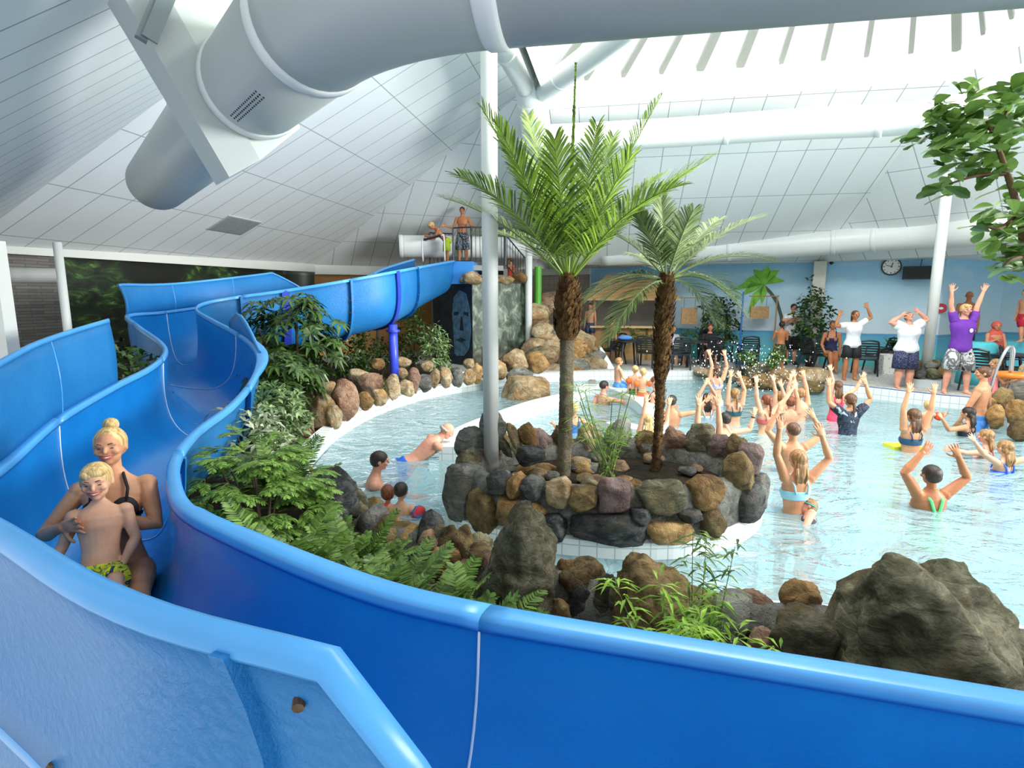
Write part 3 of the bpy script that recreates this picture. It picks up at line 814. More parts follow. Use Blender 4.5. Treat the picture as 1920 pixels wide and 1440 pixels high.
NB = [(648, 920, 690, 985, 4.75, 'olive'), (680, 930, 720, 975, 4.85, 'brown'), (692, 948, 736, 990, 4.7, 'ochre'), (716, 960, 752, 1000, 4.6, 'red'), (640, 970, 700, 1040, 4.5, 'olive'), (712, 985, 790, 1080, 4.35, 'brown'), (775, 985, 850, 1090, 4.15, 'olive'),
      (690, 990, 730, 1060, 4.4, 'mauve'), (840, 990, 905, 1110, 3.95, 'brown'), (805, 1020, 870, 1130, 3.9, 'ochre'), (872, 1000, 925, 1080, 4.0, 'olive'),
      (1036, 1045, 1092, 1130, 3.62, 'ochre'), (1060, 1090, 1115, 1190, 3.45, 'dark'), (1112, 1075, 1165, 1205, 3.4, 'olive'), (1020, 1125, 1075, 1190, 3.3, 'brown'),
      (1300, 1118, 1395, 1190, 3.3, 'brown'), (1370, 1110, 1460, 1170, 3.25, 'red'), (1462, 1092, 1545, 1170, 3.2, 'ochre'), (1440, 1150, 1580, 1270, 2.85, 'olive'), (1400, 1180, 1470, 1260, 2.9, 'red'), (1240, 1150, 1320, 1230, 3.1, 'dark'), (1150, 1160, 1230, 1220, 3.1, 'brown'),
      (1290, 1190, 1410, 1280, 2.8, 'dark')]
for i, (a, b, c_, d_, Y, kd) in enumerate(NB): px_rock('stone', bank, 300+i, a, b, c_, d_, Y, kd, cutlo=.68, rough=.13)
r2 = random.Random(77)
for i in range(46):
    k = .1+i*(len(Pm)-12)/46; j = int(k); p = lerp(Pm[j], Pm[j+1], k-j)+V(r2.uniform(-.06, .06), r2.uniform(-.1, .05), r2.uniform(-.12, .06)); w = r2.uniform(.22, .38)
    rock('stone', bank, 700+i, p, (w, w*.8, w*r2.uniform(.7, 1.3)), r2.choice(['brown', 'olive', 'dark', 'grey', 'red', 'brown', 'ochre']), (0, 0, r2.uniform(0, 3)), n=3)
def outline_rock(label, px, Y, depth, seed, kind, ridge=.0, n=5, rough=.13):
    """a boulder whose front silhouette follows the outline; full depth behind it"""
    P = [at(u, v, Y) for u, v in px]; c = sum(P, V(0, 0, 0))/len(P); m = len(P)
    def rad(a):
        d = V(math.cos(a), 0, math.sin(a)); best = .05
        for i in range(m):
            p = P[i]-c; q = P[(i+1) % m]-c; e = q-p; den = d.x*e.z-d.z*e.x
            if abs(den) < 1e-9: continue
            t = (p.x*e.z-p.z*e.x)/den; s_ = (p.x*d.z-p.z*d.x)/den
            if t > 0 and -.001 <= s_ <= 1.001: best = max(best, t)
        return best
    Q, Fc = rock_pts(seed, facets=16, rough=rough, n=n, cutlo=.8, cuthi=1.0); vs = []
    for p in Q:
        a = math.atan2(p.z, p.x); r_ = math.hypot(p.x, p.z); R_ = sum(rad(a+k*.05) for k in (-1, 0, 1))/3
        top = max(0, p.z)
        vs.append(c+V(math.cos(a)*R_*min(r_, 1.1)*1.06, p.y*depth*(1-.45*top), math.sin(a)*R_*min(r_, 1.1)*1.06))
    mb = MB(); mb.add(vs, Fc); return tag(mb.build('boulder', ROCK[kind], None, smooth=True), label, 'boulder')
outline_rock('black rough boulder on the near pool edge beside the swimming father', [(580, 985), (584, 910), (606, 880), (638, 882), (664, 912), (668, 960), (650, 1010), (600, 1012)], 4.6, .3, 341, 'dark', rough=.1)
outline_rock('tall pointed grey-green slab rock standing at the near pool edge', [(886, 1195), (892, 1110), (925, 1040), (955, 975), (978, 938), (994, 940), (1022, 975), (1040, 1030), (1036, 1110), (1050, 1195)], 3.45, .34, 352, 'olive')
outline_rock('dark brown humped boulder behind the bamboo at the near pool edge', [(1156, 1215), (1162, 1095), (1182, 1050), (1208, 1042), (1262, 1072), (1304, 1112), (1324, 1155), (1318, 1215)], 3.3, .34, 361, 'brown')
outline_rock('huge rounded grey-brown boulder at the near right pool edge, largest of all', [(1562, 1340), (1568, 1225), (1598, 1135), (1638, 1086), (1678, 1052), (1714, 1055), (1744, 1084), (1766, 1066), (1802, 1068), (1842, 1106), (1876, 1150), (1882, 1205), (1910, 1270), (1920, 1345)], 2.75, .45, 377, 'olive')
px_rock('boulder', None, 385, 1830, 1200, 2010, 1400, 2.6, 'dark', label='dark low boulder at the right picture edge beside the huge rounded boulder', cat='boulder')
# ---- left bank: upright stones behind the pool curb
lb = thing('rock_border', 'row of upright tan stones lining the far left pool curb below the shrubs', 'rock border', tuple(gp(700, 780, 0)))
LBK = [(540, 770, 590, 870, 8.0, 'red'), (575, 735, 628, 820, 8.4, 'tan'), (618, 712, 668, 790, 8.7, 'red'), (612, 760, 640, 805, 8.3, 'tan'), (595, 715, 632, 750, 9.0, 'tan'), (668, 735, 700, 770, 9.1, 'ochre'), (695, 728, 726, 762, 9.4, 'tan'), (722, 702, 750, 750, 9.9, 'tan'), (748, 712, 776, 745, 10.2, 'tan'),
       (764, 690, 788, 738, 10.5, 'red'), (782, 700, 808, 736, 10.8, 'grey'), (806, 690, 824, 728, 11.2, 'tan'), (824, 685, 848, 728, 11.4, 'tan'), (846, 688, 868, 726, 11.7, 'grey'), (866, 690, 892, 722, 12.0, 'tan'), (885, 680, 905, 720, 12.3, 'ochre'), (545, 850, 590, 905, 7.3, 'brown'), (560, 880, 605, 935, 6.6, 'ochre'), (536, 830, 560, 880, 7.6, 'tan'),
       (672, 700, 720, 740, 9.9, 'red'), (740, 690, 765, 712, 10.9, 'tan'), (786, 676, 812, 696, 11.6, 'tan'), (868, 672, 890, 692, 12.6, 'tan'), (652, 690, 690, 716, 10.4, 'tan'), (690, 672, 720, 694, 11.5, 'ochre'), (735, 668, 770, 690, 12.2, 'tan'), (905, 672, 950, 716, 12.8, 'tan'), (940, 655, 990, 700, 13.2, 'tan'), (980, 660, 1030, 705, 13.6, 'ochre'), (950, 690, 1000, 720, 12.9, 'grey')]
for i, (a, b, c_, d_, Y, kd) in enumerate(LBK): px_rock('stone', lb, 400+i, a, b, c_, d_, Y, kd, cutlo=.7)
# planting bed soil (left bank and the strip by the slide)
i0 = min(range(len(PL)), key=lambda i: (PL[i]-gp(945, 724, WZ)).length); i1 = min(range(len(PL)), key=lambda i: (PL[i]-V(6, 2.6, WZ)).length)
inner = [offset_loop(PL, sgn*.17)[i] for i in range(min(i0, i1), max(i0, i1)+1)]
def bedz(p): 
    k = max(0, min(1, (4.6-p.y)/1.5))*max(0, min(1, (p.x+1.6)/1.4)); return lerp(.02, -.36, k)
rings = []
for p in inner:
    far = V(p.x-3.6, p.y+.6, 0) if p.y > 6 else V(p.x*1.0-2.2*max(0, min(1, (p.y-3)/3)), .75 if p.y < 4.2 else lerp(.75, 6.6, (p.y-4.2)/1.8), 0)
    row = []
    for k in range(13):
        q = lerp(p, far, k/12); q.z = bedz(q)+.04*noise.noise(q*2.0)-(.12 if k == 0 else 0); row.append(q)
    rings.append(row)
mb = MB(); mb.loft(rings, False, False); tag(mb.build('planting_bed', soil, smooth=True), kind='structure')
mb = MB(); mb.prism([V(-3.3, 7.0, 0), V(-9.5, 5, 0), V(-12, 12, 0), V(-7.5, 17, 0), V(-2, 16, 0), V(-3, 9.5, 0)], -.3, .015); tag(mb.build('planting_bed', soil), kind='structure')
# ---- big rock at the end of the divider wall, waterfall pile, others
px_rock('boulder', None, 451, 942, 706, 1030, 768, 12.2, 'tan', depth=1.2, label='flat-topped tan boulder at the end of the white pool divider wall', cat='boulder', boxy=.85)
wf = thing('waterfall_rocks', 'tall tan rock pile with a small waterfall at the far pool edge', 'rock pile', tuple(gp(1090, 712, 0)))
r3 = random.Random(21)
for i in range(62):
    t = r3.random(); u = lerp(1000, 1118, r3.random()); v = lerp(560, 712, t); 
    top = lerp(548, 690, max(0, (u-1020)/100)) if u > 1020 else 556
    if v < top: v = top+r3.uniform(0, 60)
    Y = lerp(17.6, 15.0, (v-548)/165)+r3.uniform(-.3, .3); s = r3.uniform(18, 34)
    px_rock('stone', wf, 460+i, u-s, v-s*.75, u+s, v+s*.75, Y, r3.choice(['tan', 'tan', 'ochre', 'red', 'olive', 'grey', 'tan']), n=3, cutlo=.7)
for i in range(14):
    u = 945+i*14; px_rock('stone', wf, 540+i, u-16, 690-r3.uniform(0, 22), u+16, 716, 15.4, r3.choice(['tan', 'ochre', 'olive']), n=3)
wfm = flat('falling_water', '#e9f4f6', .25, bump=.4, scale=20)
for P_ in ([at(1078, 660, 15.6), at(1080, 690, 15.1), at(1082, 716, 14.9)], [at(1125, 650, 15.9), at(1140, 680, 15.4), at(1152, 708, 15.0)]):
    mb = MB(); mb.tube(catmull(P_, 5), [.04+.012*i for i in range(11)], 8, flat=.4); mb.build('water_stream', wfm, wf, smooth=True)
fr = thing('rock_border', 'cluster of wet boulders at the far pool edge behind the raised hands', 'rock border', tuple(gp(1470, 716, 0)))
for i, (a, b, c_, d_, Y, kd) in enumerate([(1300, 690, 1345, 708, 14.6, 'tan'), (1345, 680, 1400, 722, 14.2, 'grey'), (1395, 676, 1450, 720, 13.9, 'olive'), (1410, 700, 1470, 732, 13.2, 'ochre'), (1440, 690, 1500, 735, 13.0, 'tan'), (1490, 686, 1556, 728, 12.9, 'tan'), (1460, 715, 1520, 738, 12.6, 'grey'), (1500, 715, 1550, 738, 12.5, 'brown'), (1380, 705, 1420, 730, 13.4, 'ochre')]):
    px_rock('stone', fr, 560+i, a, b, c_, d_, Y, kd, cutlo=.7)
rb = thing('rock_border', 'brown stone border on the right pool edge below the steel ladder', 'rock border', tuple(gp(1890, 800, 0)))
for i, (a, b, c_, d_, Y, kd) in enumerate([(1862, 728, 1905, 772, 9.3, 'brown'), (1888, 745, 1940, 800, 8.9, 'ochre'), (1895, 715, 1940, 752, 9.5, 'grey'), (1850, 760, 1892, 805, 8.8, 'ochre'), (1890, 790, 1935, 830, 8.3, 'brown'), (1838, 745, 1870, 780, 9.3, 'ochre'), (1880, 705, 1915, 735, 10.0, 'tan'), (1910, 680, 1950, 720, 10.2, 'tan')]):
    px_rock('stone', rb, 580+i, a, b, c_, d_, Y, kd, cutlo=.7)
pb = thing('stone_planter', 'square stone base around the foot of the right white post', 'planter', (at(1737, 700, 12.3).x, 12.3, 0))
c0 = at(1737, 700, 12.3); c0.z = 0
mb = MB(); mb.box(c0+V(0, 0, .09), (1.05, .75, .18), .75); mb.build('tiled_plinth', ptile, pb)
for i, (dx, dy, dz, w, h, kd) in enumerate([(-.36, -.25, .28, .3, .22, 'dark'), (-.1, -.32, .30, .34, .26, 'olive'), (.22, -.24, .30, .34, .34, 'ochre'), (-.28, .05, .40, .34, .28, 'brown'), (.2, .08, .42, .36, .3, 'olive'), (-.05, -.18, .46, .3, .2, 'grey'), (.38, .0, .28, .26, .26, 'brown'), (0, .25, .4, .4, .3, 'tan')]):
    rock('stone', pb, 590+i, c0+V(dx, dy, dz), (w, w*.8, h), kd, n=3)
# ---- white walls inside the pool
def low_wall(name, label, pts, w, z1):
    P = catmull(pts, 8); mb = MB(); uvs = []; L = 0; rings = []
    for i, p in enumerate(P):
        d = (P[min(i+1, len(P)-1)]-P[max(i-1, 0)]); d.z = 0; d.normalize(); n = V(-d.y, d.x, 0)
        if i: L += (P[i]-P[i-1]).length
        zz = p.z if abs(p.z) > 1e-6 else z1
        rings.append([V(p.x, p.y, -1.25)+n*w/2, V(p.x, p.y, zz)+n*w/2, V(p.x, p.y, zz)-n*w/2, V(p.x, p.y, -1.25)-n*w/2])
        uvs += [(L, 0), (L, 1.2), (L, 1.2+w), (L, 2.4+w)]
    mb.loft(rings, False, False); n4 = len(rings)*4
    mb.add(rings[0]+rings[-1], [(0, 1, 2, 3), (7, 6, 5, 4)]); uvs += [(0, 0), (0, 1.2), (w, 1.2), (w, 0)]*2; mb.uv = uvs
    return tag(mb.build(name, ptile), label, 'pool wall')
low_wall('divider_wall', 'low curved white tiled divider running from the flat boulder to the planter island', [gp(1085, 735, -.06), gp(1010, 752, -.06), gp(935, 778, -.06), gp(870, 806, -.06), gp(846, 838, -.06)], .34, -.06)
low_wall('wading_pool_wall', 'curved white wall around the small wading basin where children sit', [gp(1080, 722, -.03), gp(1140, 724, -.03), gp(1185, 738, -.03), gp(1222, 762, -.03), gp(1232, 790, -.03), gp(1195, 800, -.06), gp(1150, 790, -.12)], .36, -.03)
# ------------------------------------------------------------------ plants
PR = random.Random(3)
G = {'palm': leafmat('palm_green', '#1e3d14', '#93b23c', .45, .18), 'palm2': leafmat('palm_olive', '#2f4422', '#8a9c5e', .45, .06), 'dark': leafmat('dark_leaf', '#16280f', '#4c6a2b', .3, .12), 'mid': leafmat('mid_leaf', '#2c4a18', '#7ea046', .4),
     'lime': leafmat('lime_leaf', '#4d7d1c', '#a9cf4e', .4, .35), 'fern': leafmat('fern_leaf', '#2a4419', '#84a456', .5), 'grey': leafmat('variegated_leaf', '#4f6a3a', '#d5dbb8', .5), 'glossy': leafmat('glossy_leaf', '#2b4d1b', '#a0b878', .25, .1)}
stem_g = flat('stem_green', '#5f7437', .6); wood = flat('bark_brown', '#6b4f34', .85, vary=.35, scale=18, bump=.6); stem_d = flat('stem_dark', '#4a3f2b', .8, vary=.2, scale=20)
UP = V(0, 0, 1)
def leaf(mb, b, d, up, L, W, droop=.15, fold=.12):
    d = d.normalized(); x = d.cross(up)
    if x.length < 1e-4: x = d.cross(V(1, 0, 0))
    x.normalize(); n = x.cross(d)
    m = b+d*(L*.45); t = b+d*L-n*(0)-UP*(droop*L)
    mb.add([b, m-x*(W/2)+n*(fold*W), m-n*(.0), m+x*(W/2)+n*(fold*W), t, b+d*(L*.8)-x*(W*.26)-UP*(droop*L*.55), b+d*(L*.8)+x*(W*.26)-UP*(droop*L*.55)],
           [(0, 2, 1), (0, 3, 2), (1, 2, 4, 5), (2, 3, 6, 4)])
def leaf_round(mb, b, d, up, L, W):
    d = d.normalized(); x = d.cross(up)
    if x.length < 1e-4: x = d.cross(V(1, 0, 0))
    x.normalize(); n = x.cross(d); pr = [(0, .05), (.25, .5), (.5, .85), (.75, 1.0), (.93, .7), (1.0, .1)]
    vs = []
    for t, w in pr:
        p = b+d*(L*t)-UP*(L*.18*t*t); vs += [p-x*(W*.5*w)+n*(.10*W*w), p, p+x*(W*.5*w)+n*(.10*W*w)]
    fs = []
    for i in range(5): a = 3*i; fs += [(a, a+1, a+4, a+3), (a+1, a+2, a+5, a+4)]
    mb.add(vs, fs)
def rdir(r, zlo=-1, zhi=1):
    a = r.uniform(0, 2*PI); z = r.uniform(zlo, zhi); k = math.sqrt(max(0, 1-z*z)); return V(math.cos(a)*k, math.sin(a)*k, z)
def frond(mb, b, tip, arch, n, L, W, r, ang=(62, 28), vee=.25, droop=.25, start=.1, rr=.012, segs=14):
    b = Vector(b); tip = Vector(tip); m = (b+tip)/2+UP*arch
    def P(t): return b*(1-t)**2+m*(2*t*(1-t))+tip*t*t
    def D(t): return ((m-b)*(2*(1-t))+(tip-m)*(2*t)).normalized()
    mb.tube([P(i/segs) for i in range(segs+1)], [rr*(1-.8*i/segs) for i in range(segs+1)], 5)
    for i in range(n):
        t = start+(1-start)*(i+.3)/n; p = P(t); d = D(t)
        s = d.cross(UP)
        if s.length < .05: s = d.cross(V(.3, 1, 0))
        s.normalize(); nn = s.cross(d)
        if nn.z < 0: nn = -nn
        prof = (math.sin(PI*min(1, (t*.74+.17)))**.75)
        for sg in (-1, 1):
            a = math.radians(lerp(ang[0], ang[1], t)+r.uniform(-6, 6))
            dd = (s*sg*math.sin(a)+d*math.cos(a)+nn*(vee+r.uniform(-.08, .08))).normalized()
            l = L*prof*r.uniform(.88, 1.08); x = dd.cross(nn).normalized()*(W/2)
            q1 = p+dd*(l*.5)-UP*(droop*l*.12); q2 = p+dd*(l*.85)-UP*(droop*l*.45); q3 = p+dd*l-UP*(droop*l*.75)
            mb.add([p-x*.5, p+x*.5, q1+x, q1-x, q2+x*.6, q2-x*.6, q3], [(0, 1, 2, 3), (3, 2, 4, 5), (5, 4, 6)])
def bark_trunk(path, rad, ringstep, amp, shaggy=0, n=14, r=None, mat=None, parent=None, name='trunk'):
    P = catmull(path, 40); m = len(P)-1; L = 0; R = []
    for i, p in enumerate(P):
        if i: L += (P[i]-P[i-1]).length
        t = i/m; k = t*(len(rad)-1); j = min(int(k), len(rad)-2)
        R.append(lerp(rad[j], rad[j+1], k-j)*(1+amp*(((L/ringstep) % 1.0)-.5)))
    mb = MB(); mb.tube(P, R, n)
    if shaggy:
        for i in range(0, m, 1):
            for k in range(shaggy):
                a = r.uniform(0, 2*PI); p = P[i]; d = (P[min(i+1, m)]-P[max(i-1, 0)]).normalized(); x, y, _ = frame(d)
                o = x*math.cos(a)+y*math.sin(a)
                leaf(mb, p+o*R[i]*.9, (o*.45+d).normalized(), o, R[i]*r.uniform(.7, 1.2), R[i]*.5, 0, .2)
    return mb.build(name, mat, parent, smooth=True)
# --- big palm
trunk1 = rockmat('palm_trunk_grey', '#4f4636', '#7a6d55', '#a29578', 3); trunk2 = rockmat('palm_trunk_brown', '#452f1c', '#7f5a30', '#b48d54', 6)
def palm(label, base, crown, fib, rad, tips, matn, L, n, seed, W=.022, arch=.12, crownr=.06):
    r = random.Random(seed); t = thing('palm_tree', label, 'palm tree', tuple(base))
    base = Vector(base); crown = Vector(crown); f = lerp(base, crown, fib)
    bark_trunk([base-UP*.05, lerp(base, f, .5)+V(.01, 0, 0), f], rad[:2], .035, .10 if fib > .5 else .22, 0 if fib > .5 else 2, 18, r, trunk1 if fib > .5 else trunk2, t)
    bark_trunk([f, lerp(f, crown, .35), lerp(f, crown, .75), crown], rad[2:], .06, .2, 6, 14, r, trunk2, t, 'fibre_crown')
    for q_, (u, v, dY, ar) in enumerate(tips):
        mb = MB(); tip = at(u, v, crown.y+dY); b = crown+(tip-crown).normalized()*.02-UP*.05
        frond(mb, b, tip, ar, n, L if (q_ or fib < .5) else L*.22, W, r, (62, 28) if (q_ or fib < .5) else (14, 8), start=.16); mb.build('frond', G[matn], t)
    return t
palm('tall palm with bright green upright fronds rising from the middle of the planter', at(1056, 893, 5.45), at(1066, 520, 5.45), .70, [.072, .068, .09, .115, .085, .05],
     [(1080, 118, .1, .0), (905, 205, -.3, .12), (1240, 180, .2, .14), (1330, 298, -.2, .22), (832, 372, .3, .26), (990, 215, .8, .05), (1150, 255, .9, .1), (1185, 290, -.5, .12), (1240, 330, .5, .2), (950, 290, .3, .12), (860, 330, -.7, .3), (935, 238, -.5, .1), (1040, 260, -.6, .05), (1120, 235, .4, .02), (1270, 350, -.8, .3), (900, 440, .9, .3), (1015, 330, 1.0, .1), (1300, 320, .6, .2)],
     'palm', .37, 54, 1, W=.018)
palm('slender shaggy palm with drooping grey-green fronds on the right of the planter', at(1228, 888, 5.6), at(1250, 515, 5.6), .49, [.046, .05, .056, .082, .078, .05],
     [(1436, 405, .2, .2), (1448, 490, -.1, .25), (1400, 595, -.3, .35), (1330, 440, .6, .1), (1240, 372, .2, .05), (1150, 440, .3, .12), (1112, 545, -.2, .2), (1090, 612, .2, .35), (1195, 400, -.3, .08), (1300, 395, -.4, .1), (1140, 640, -.5, .3), (1380, 560, .6, .3), (1180, 480, .9, .15), (1345, 610, .3, .3), (1090, 570, .8, .25), (1350, 410, .7, .12)],
     'palm2', .27, 54, 2, W=.014)
# --- generic builders
def clump(name, label, cat, base, n, L, W, matn, seed, spread=.9, group=None, arch=True):
    r = random.Random(seed); t = thing(name, label, cat, tuple(base), group); mb = MB()
    for i in range(n):
        d = rdir(r, .25, .95); d.x *= spread; d.y *= spread; d.normalize(); l = L*r.uniform(.6, 1.05); x = d.cross(UP).normalized()*(W*r.uniform(.7, 1.1))
        P = [Vector(base)+V(r.uniform(-.03, .03), r.uniform(-.03, .03), 0)+d*(l*k)-UP*(l*.35*k*k) for k in (0, .3, .6, .85, 1)]
        ww = (.7, 1, .9, .5, .02); mb.add([q for p, w in zip(P, ww) for q in (p-x*w, p+x*w)], [(2*i, 2*i+1, 2*i+3, 2*i+2) for i in range(4)])
    mb.build('foliage', G[matn], t); return t
def fern(label, base, n, L, seed, matn='fern', group=None, w=.075, name='fern'):
    r = random.Random(seed); t = thing(name, label, 'fern', tuple(base), group); b = Vector(base)
    mb = MB()
    for i in range(n):
        a = 2*PI*i/n+r.uniform(-.3, .3); el = r.uniform(.35, 1.15); l = L*r.uniform(.65, 1.05)
        tip = b+V(math.cos(a)*math.cos(el), math.sin(a)*math.cos(el), math.sin(el))*l
        frond(mb, b, tip, l*.16, 30, l*.17, .017, r, (82, 58), .02, .12, .12, .005, 8)
    mb.build('foliage', G[matn], t); return t
def bush(name, label, base, size, nleaf, L, W, matn, seed, stems=4, group=None, cat='shrub', whorl=0, lump=1.0, zlo=.15):
    r = random.Random(seed); t = thing(name, label, cat, tuple(base), group); b = Vector(base); mb = MB(); st = MB()
    c = b+V(0, 0, size[2]*(.5+zlo/2)); tips = []
    k = nleaf//(whorl or 6)
    for i in range(k):
        d = rdir(r, -1, 1); q = r.uniform(.45, 1.0)**.6
        w = 1+.35*lump*noise.noise(d*2.3+V(seed, 0, 0))
        p = c+V(d.x*size[0]/2, d.y*size[1]/2, d.z*size[2]*(1-zlo)/2)*(q*w); tips.append((p, d))
        nl = whorl or 6; a0 = r.uniform(0, 6)
        ax = (d*.6+UP*.7+rdir(r)*.3).normalized(); x, y, _ = frame(ax)
        for j in range(nl):
            a = a0+2*PI*j/nl
            if whorl: dd = (x*math.cos(a)+y*math.sin(a)+ax*r.uniform(-.1, .35)); leaf(mb, p, dd, ax, L*r.uniform(.8, 1.1), W, .35)
            else: dd = (x*math.cos(a)+y*math.sin(a)+ax*r.uniform(.1, 1.2)); leaf(mb, p+rdir(r)*L*.5, dd, ax+rdir(r)*.4, L*r.uniform(.7, 1.15), W, .2)
    for i in range(stems):
        p, d = tips[r.randrange(len(tips))]; p = lerp(b, p, .85)
        st.tube(catmull([b+V(r.uniform(-.04, .04), r.uniform(-.04, .04), -.05), lerp(b, p, .45)+UP*.08, p], 4), [.016*size[2]]*4+[.010*size[2]]*5, 6)
    mb.build('foliage', G[matn], t); st.build('stem', stem_d, t); return t
def gz(u, Y, z): p = at(u, 700, Y); p.z = z; return p
bush('umbrella_shrub', 'big umbrella shrub with whorled glossy leaves under the violet slide strap', gz(556, 8.5, .05), (1.5, 1.3, 2.0), 1300, .22, .062, 'dark', 31, 6, whorl=9, zlo=.2)
bush('umbrella_shrub', 'dark umbrella shrub low behind the slide bend, in front of the tallest shrub', gz(515, 7.3, .05), (1.0, .9, 1.2), 700, .20, .055, 'dark', 32, 4, whorl=8)
bush('leafy_shrub', 'pale leafed shrub at the slide bend above the red stones', gz(505, 6.1, .05), (.8, .8, .95), 700, .13, .04, 'glossy', 33, 4)
bush('leafy_shrub', 'variegated leafy shrub growing against the slide wall', gz(462, 5.3, .05), (.75, .8, .85), 700, .12, .035, 'grey', 34, 4)
fern('feathery fern bush just behind the black boulder', gz(520, 4.75, .05), 22, .75, 35, 'mid')
bush('leafy_shrub', 'dark green bushy ficus by the brown wall behind the slide', gz(652, 11.2, .05), (1.1, 1.0, 1.6), 1100, .13, .05, 'dark', 36, 5)
bush('leafy_shrub', 'dark shrub by the brown wall near the tower', gz(775, 13.2, .05), (.8, .8, 1.55), 700, .14, .05, 'dark', 37, 4)
bush('leafy_shrub', 'slender light-tipped shrub standing in front of the tower mural', gz(818, 12.8, .05), (.6, .6, 1.25), 700, .16, .035, 'glossy', 38, 3)
bush('leafy_shrub', 'thin shrub in front of the brown wall below the white board', gz(715, 13.4, .05), (.6, .6, .9), 350, .13, .05, 'dark', 39, 3)
clump('strap_leaf_plant', 'white-striped strap leaf clump above the red upright stone', 'plant', gz(588, 8.9, .15), 46, .42, .018, 'lime', 41)
clump('strap_leaf_plant', 'strap leaf clump with pale tips between shrubs and stones', 'plant', gz(630, 9.4, .15), 40, .40, .018, 'grey', 42)
clump('strap_leaf_plant', 'bright strap leaf clump beside the violet support post', 'plant', gz(712, 10.7, .15), 46, .44, .018, 'lime', 43)
clump('strap_leaf_plant', 'small strap leaf clump in front of the violet support post', 'plant', gz(735, 10.4, .15), 34, .34, .016, 'mid', 44)
clump('strap_leaf_plant', 'grassy clump between the violet post and the tower mural', 'plant', gz(768, 11.6, .15), 60, .42, .012, 'fern', 45)
clump('strap_leaf_plant', 'peace-lily clump with white spathes at the foot of the mural', 'plant', gz(842, 13.4, .1), 40, .45, .03, 'glossy', 46)
# lacy shrub beside the slide
lt = thing('lacy_shrub', 'tall lacy light green shrub beside the slide where the riders pass', 'shrub', tuple(gz(470, 4.05, .0)))
r = random.Random(51); b = gz(470, 4.05, 0); mb = MB(); st = MB()
for i in range(105):
    d = rdir(r, -.4, 1); p = b+V(d.x*.44, d.y*.42, .44+d.z*.46)*r.uniform(.75, 1.05); p.z += .02
    for j in range(7):
        a = -1.2+2.4*j/6; dd = V(d.x, d.y, .15); dd = (Matrix.Rotation(a, 3, 'Z')@dd).normalized()
        frond(mb, p, p+dd*r.uniform(.12, .2)-UP*r.uniform(.02, .1), .02, 7, .055, .014, r, (55, 35), .03, .2, .3, .003, 4)
for i in range(7):
    d = rdir(r, .3, 1); st.tube([b+V(r.uniform(-.05, .05), 0, -.1), b+V(d.x*.15, d.y*.15, .3), b+V(d.x*.35, d.y*.35, .7)], [.014, .012, .006], 6)
mb.build('foliage', leafmat('lacy_leaf', '#2c4d1a', '#8fb552', .45, .25), lt); st.build('stem', stem_d, lt)
FL = [(505, 3.35, .0, .72, 'mid', 'bushy fern at the foot of the lacy shrub'), (590, 3.7, -.1, .5, 'fern', 'fern growing below the black boulder'), (560, 3.0, .0, .62, 'fern', 'fern rising over the slide rim under the lacy shrub'),
      (640, 3.55, -.05, .6, 'mid', 'green fern in front of the small mortared stones'), (640, 2.85, -.1, .68, 'fern', 'pale fern leaning on the slide rim, third from the lacy shrub'), (715, 3.2, -.12, .62, 'fern', 'broad pale fern in the middle of the fern row'), (770, 2.85, -.2, .7, 'mid', 'dark fern close to the slide rim left of the upright frond'),
      (800, 3.15, -.2, .62, 'fern', 'fern in front of the brown border stones'), (860, 2.8, -.28, .72, 'fern', 'fern with one tall upright frond near the pointed slab'), (915, 2.95, -.3, .6, 'fern', 'last fern of the row at the foot of the pointed slab'), (690, 2.55, -.15, .6, 'mid', 'low fern half hidden behind the slide rim')]
for i, (u, Y, z, L, m, lb_) in enumerate(FL): fern(lb_, gz(u, Y, z), 26, L, 60+i, m)
def broad(label, base, n, L, W, seed, matn='lime'):
    r = random.Random(seed); t = thing('broadleaf_plant', label, 'plant', tuple(base)); mb = MB()
    for i in range(n):
        d = rdir(r, .35, .85); p = Vector(base)+d*L*.4; leaf(mb, p, d+V(0, 0, -.2), UP, L, W, .3, .25); mb.tube([base, p], .005, 5)
    mb.build('foliage', G[matn], t)
broad('broad glossy leaves poking over the slide rim below the pointed slab', gz(985, 2.35, -.16), 8, .19, .085, 81, 'glossy')
broad('small broad-leaved seedling below the ochre knob rock', gz(1140, 2.2, -.18), 5, .15, .07, 82, 'lime')
def bamboo(label, base, n, h, spread, seed, matn='lime', L=.13):
    r = random.Random(seed); t = thing('bamboo_plant', label, 'bamboo', tuple(base)); mb = MB(); st = MB()
    for i in range(n):
        b = Vector(base)+V(r.uniform(-.3, .3)*spread, r.uniform(-.2, .2)*spread, 0); tip = b+V(r.uniform(-.45, .45)*spread, r.uniform(-.3, .3)*spread, h*r.uniform(.65, 1.05))
        P = catmull([b, lerp(b, tip, .5)+UP*.05, tip], 6); st.tube(P, [.005-.0003*j for j in range(len(P))], 5)
        for j in range(3, len(P)):
            for k in range(6):
                d = rdir(r, -.35, .5); leaf(mb, P[j]+rdir(r)*.03, d, UP, L*r.uniform(.7, 1.2), L*.14, .3)
    mb.build('foliage', G[matn], t); st.build('stem', stem_g, t)
bamboo('bright bamboo clump in front of the humped boulder at the near pool edge', gz(1320, 2.55, -.36), 15, .78, .62, 91)
bamboo('wispy bamboo shoots beside the bright clump, reaching over the water', gz(1345, 2.9, -.36), 4, 1.0, .3, 92, 'mid', .12)
bamboo('short bamboo sprig at the foot of the huge rounded boulder', gz(1590, 2.25, -.36), 4, .42, .3, 93, 'lime', .12)
bamboo('single thin bamboo shoot in front of the dark border rock', gz(1490, 2.4, -.36), 1, .68, .12, 94, 'mid', .12)
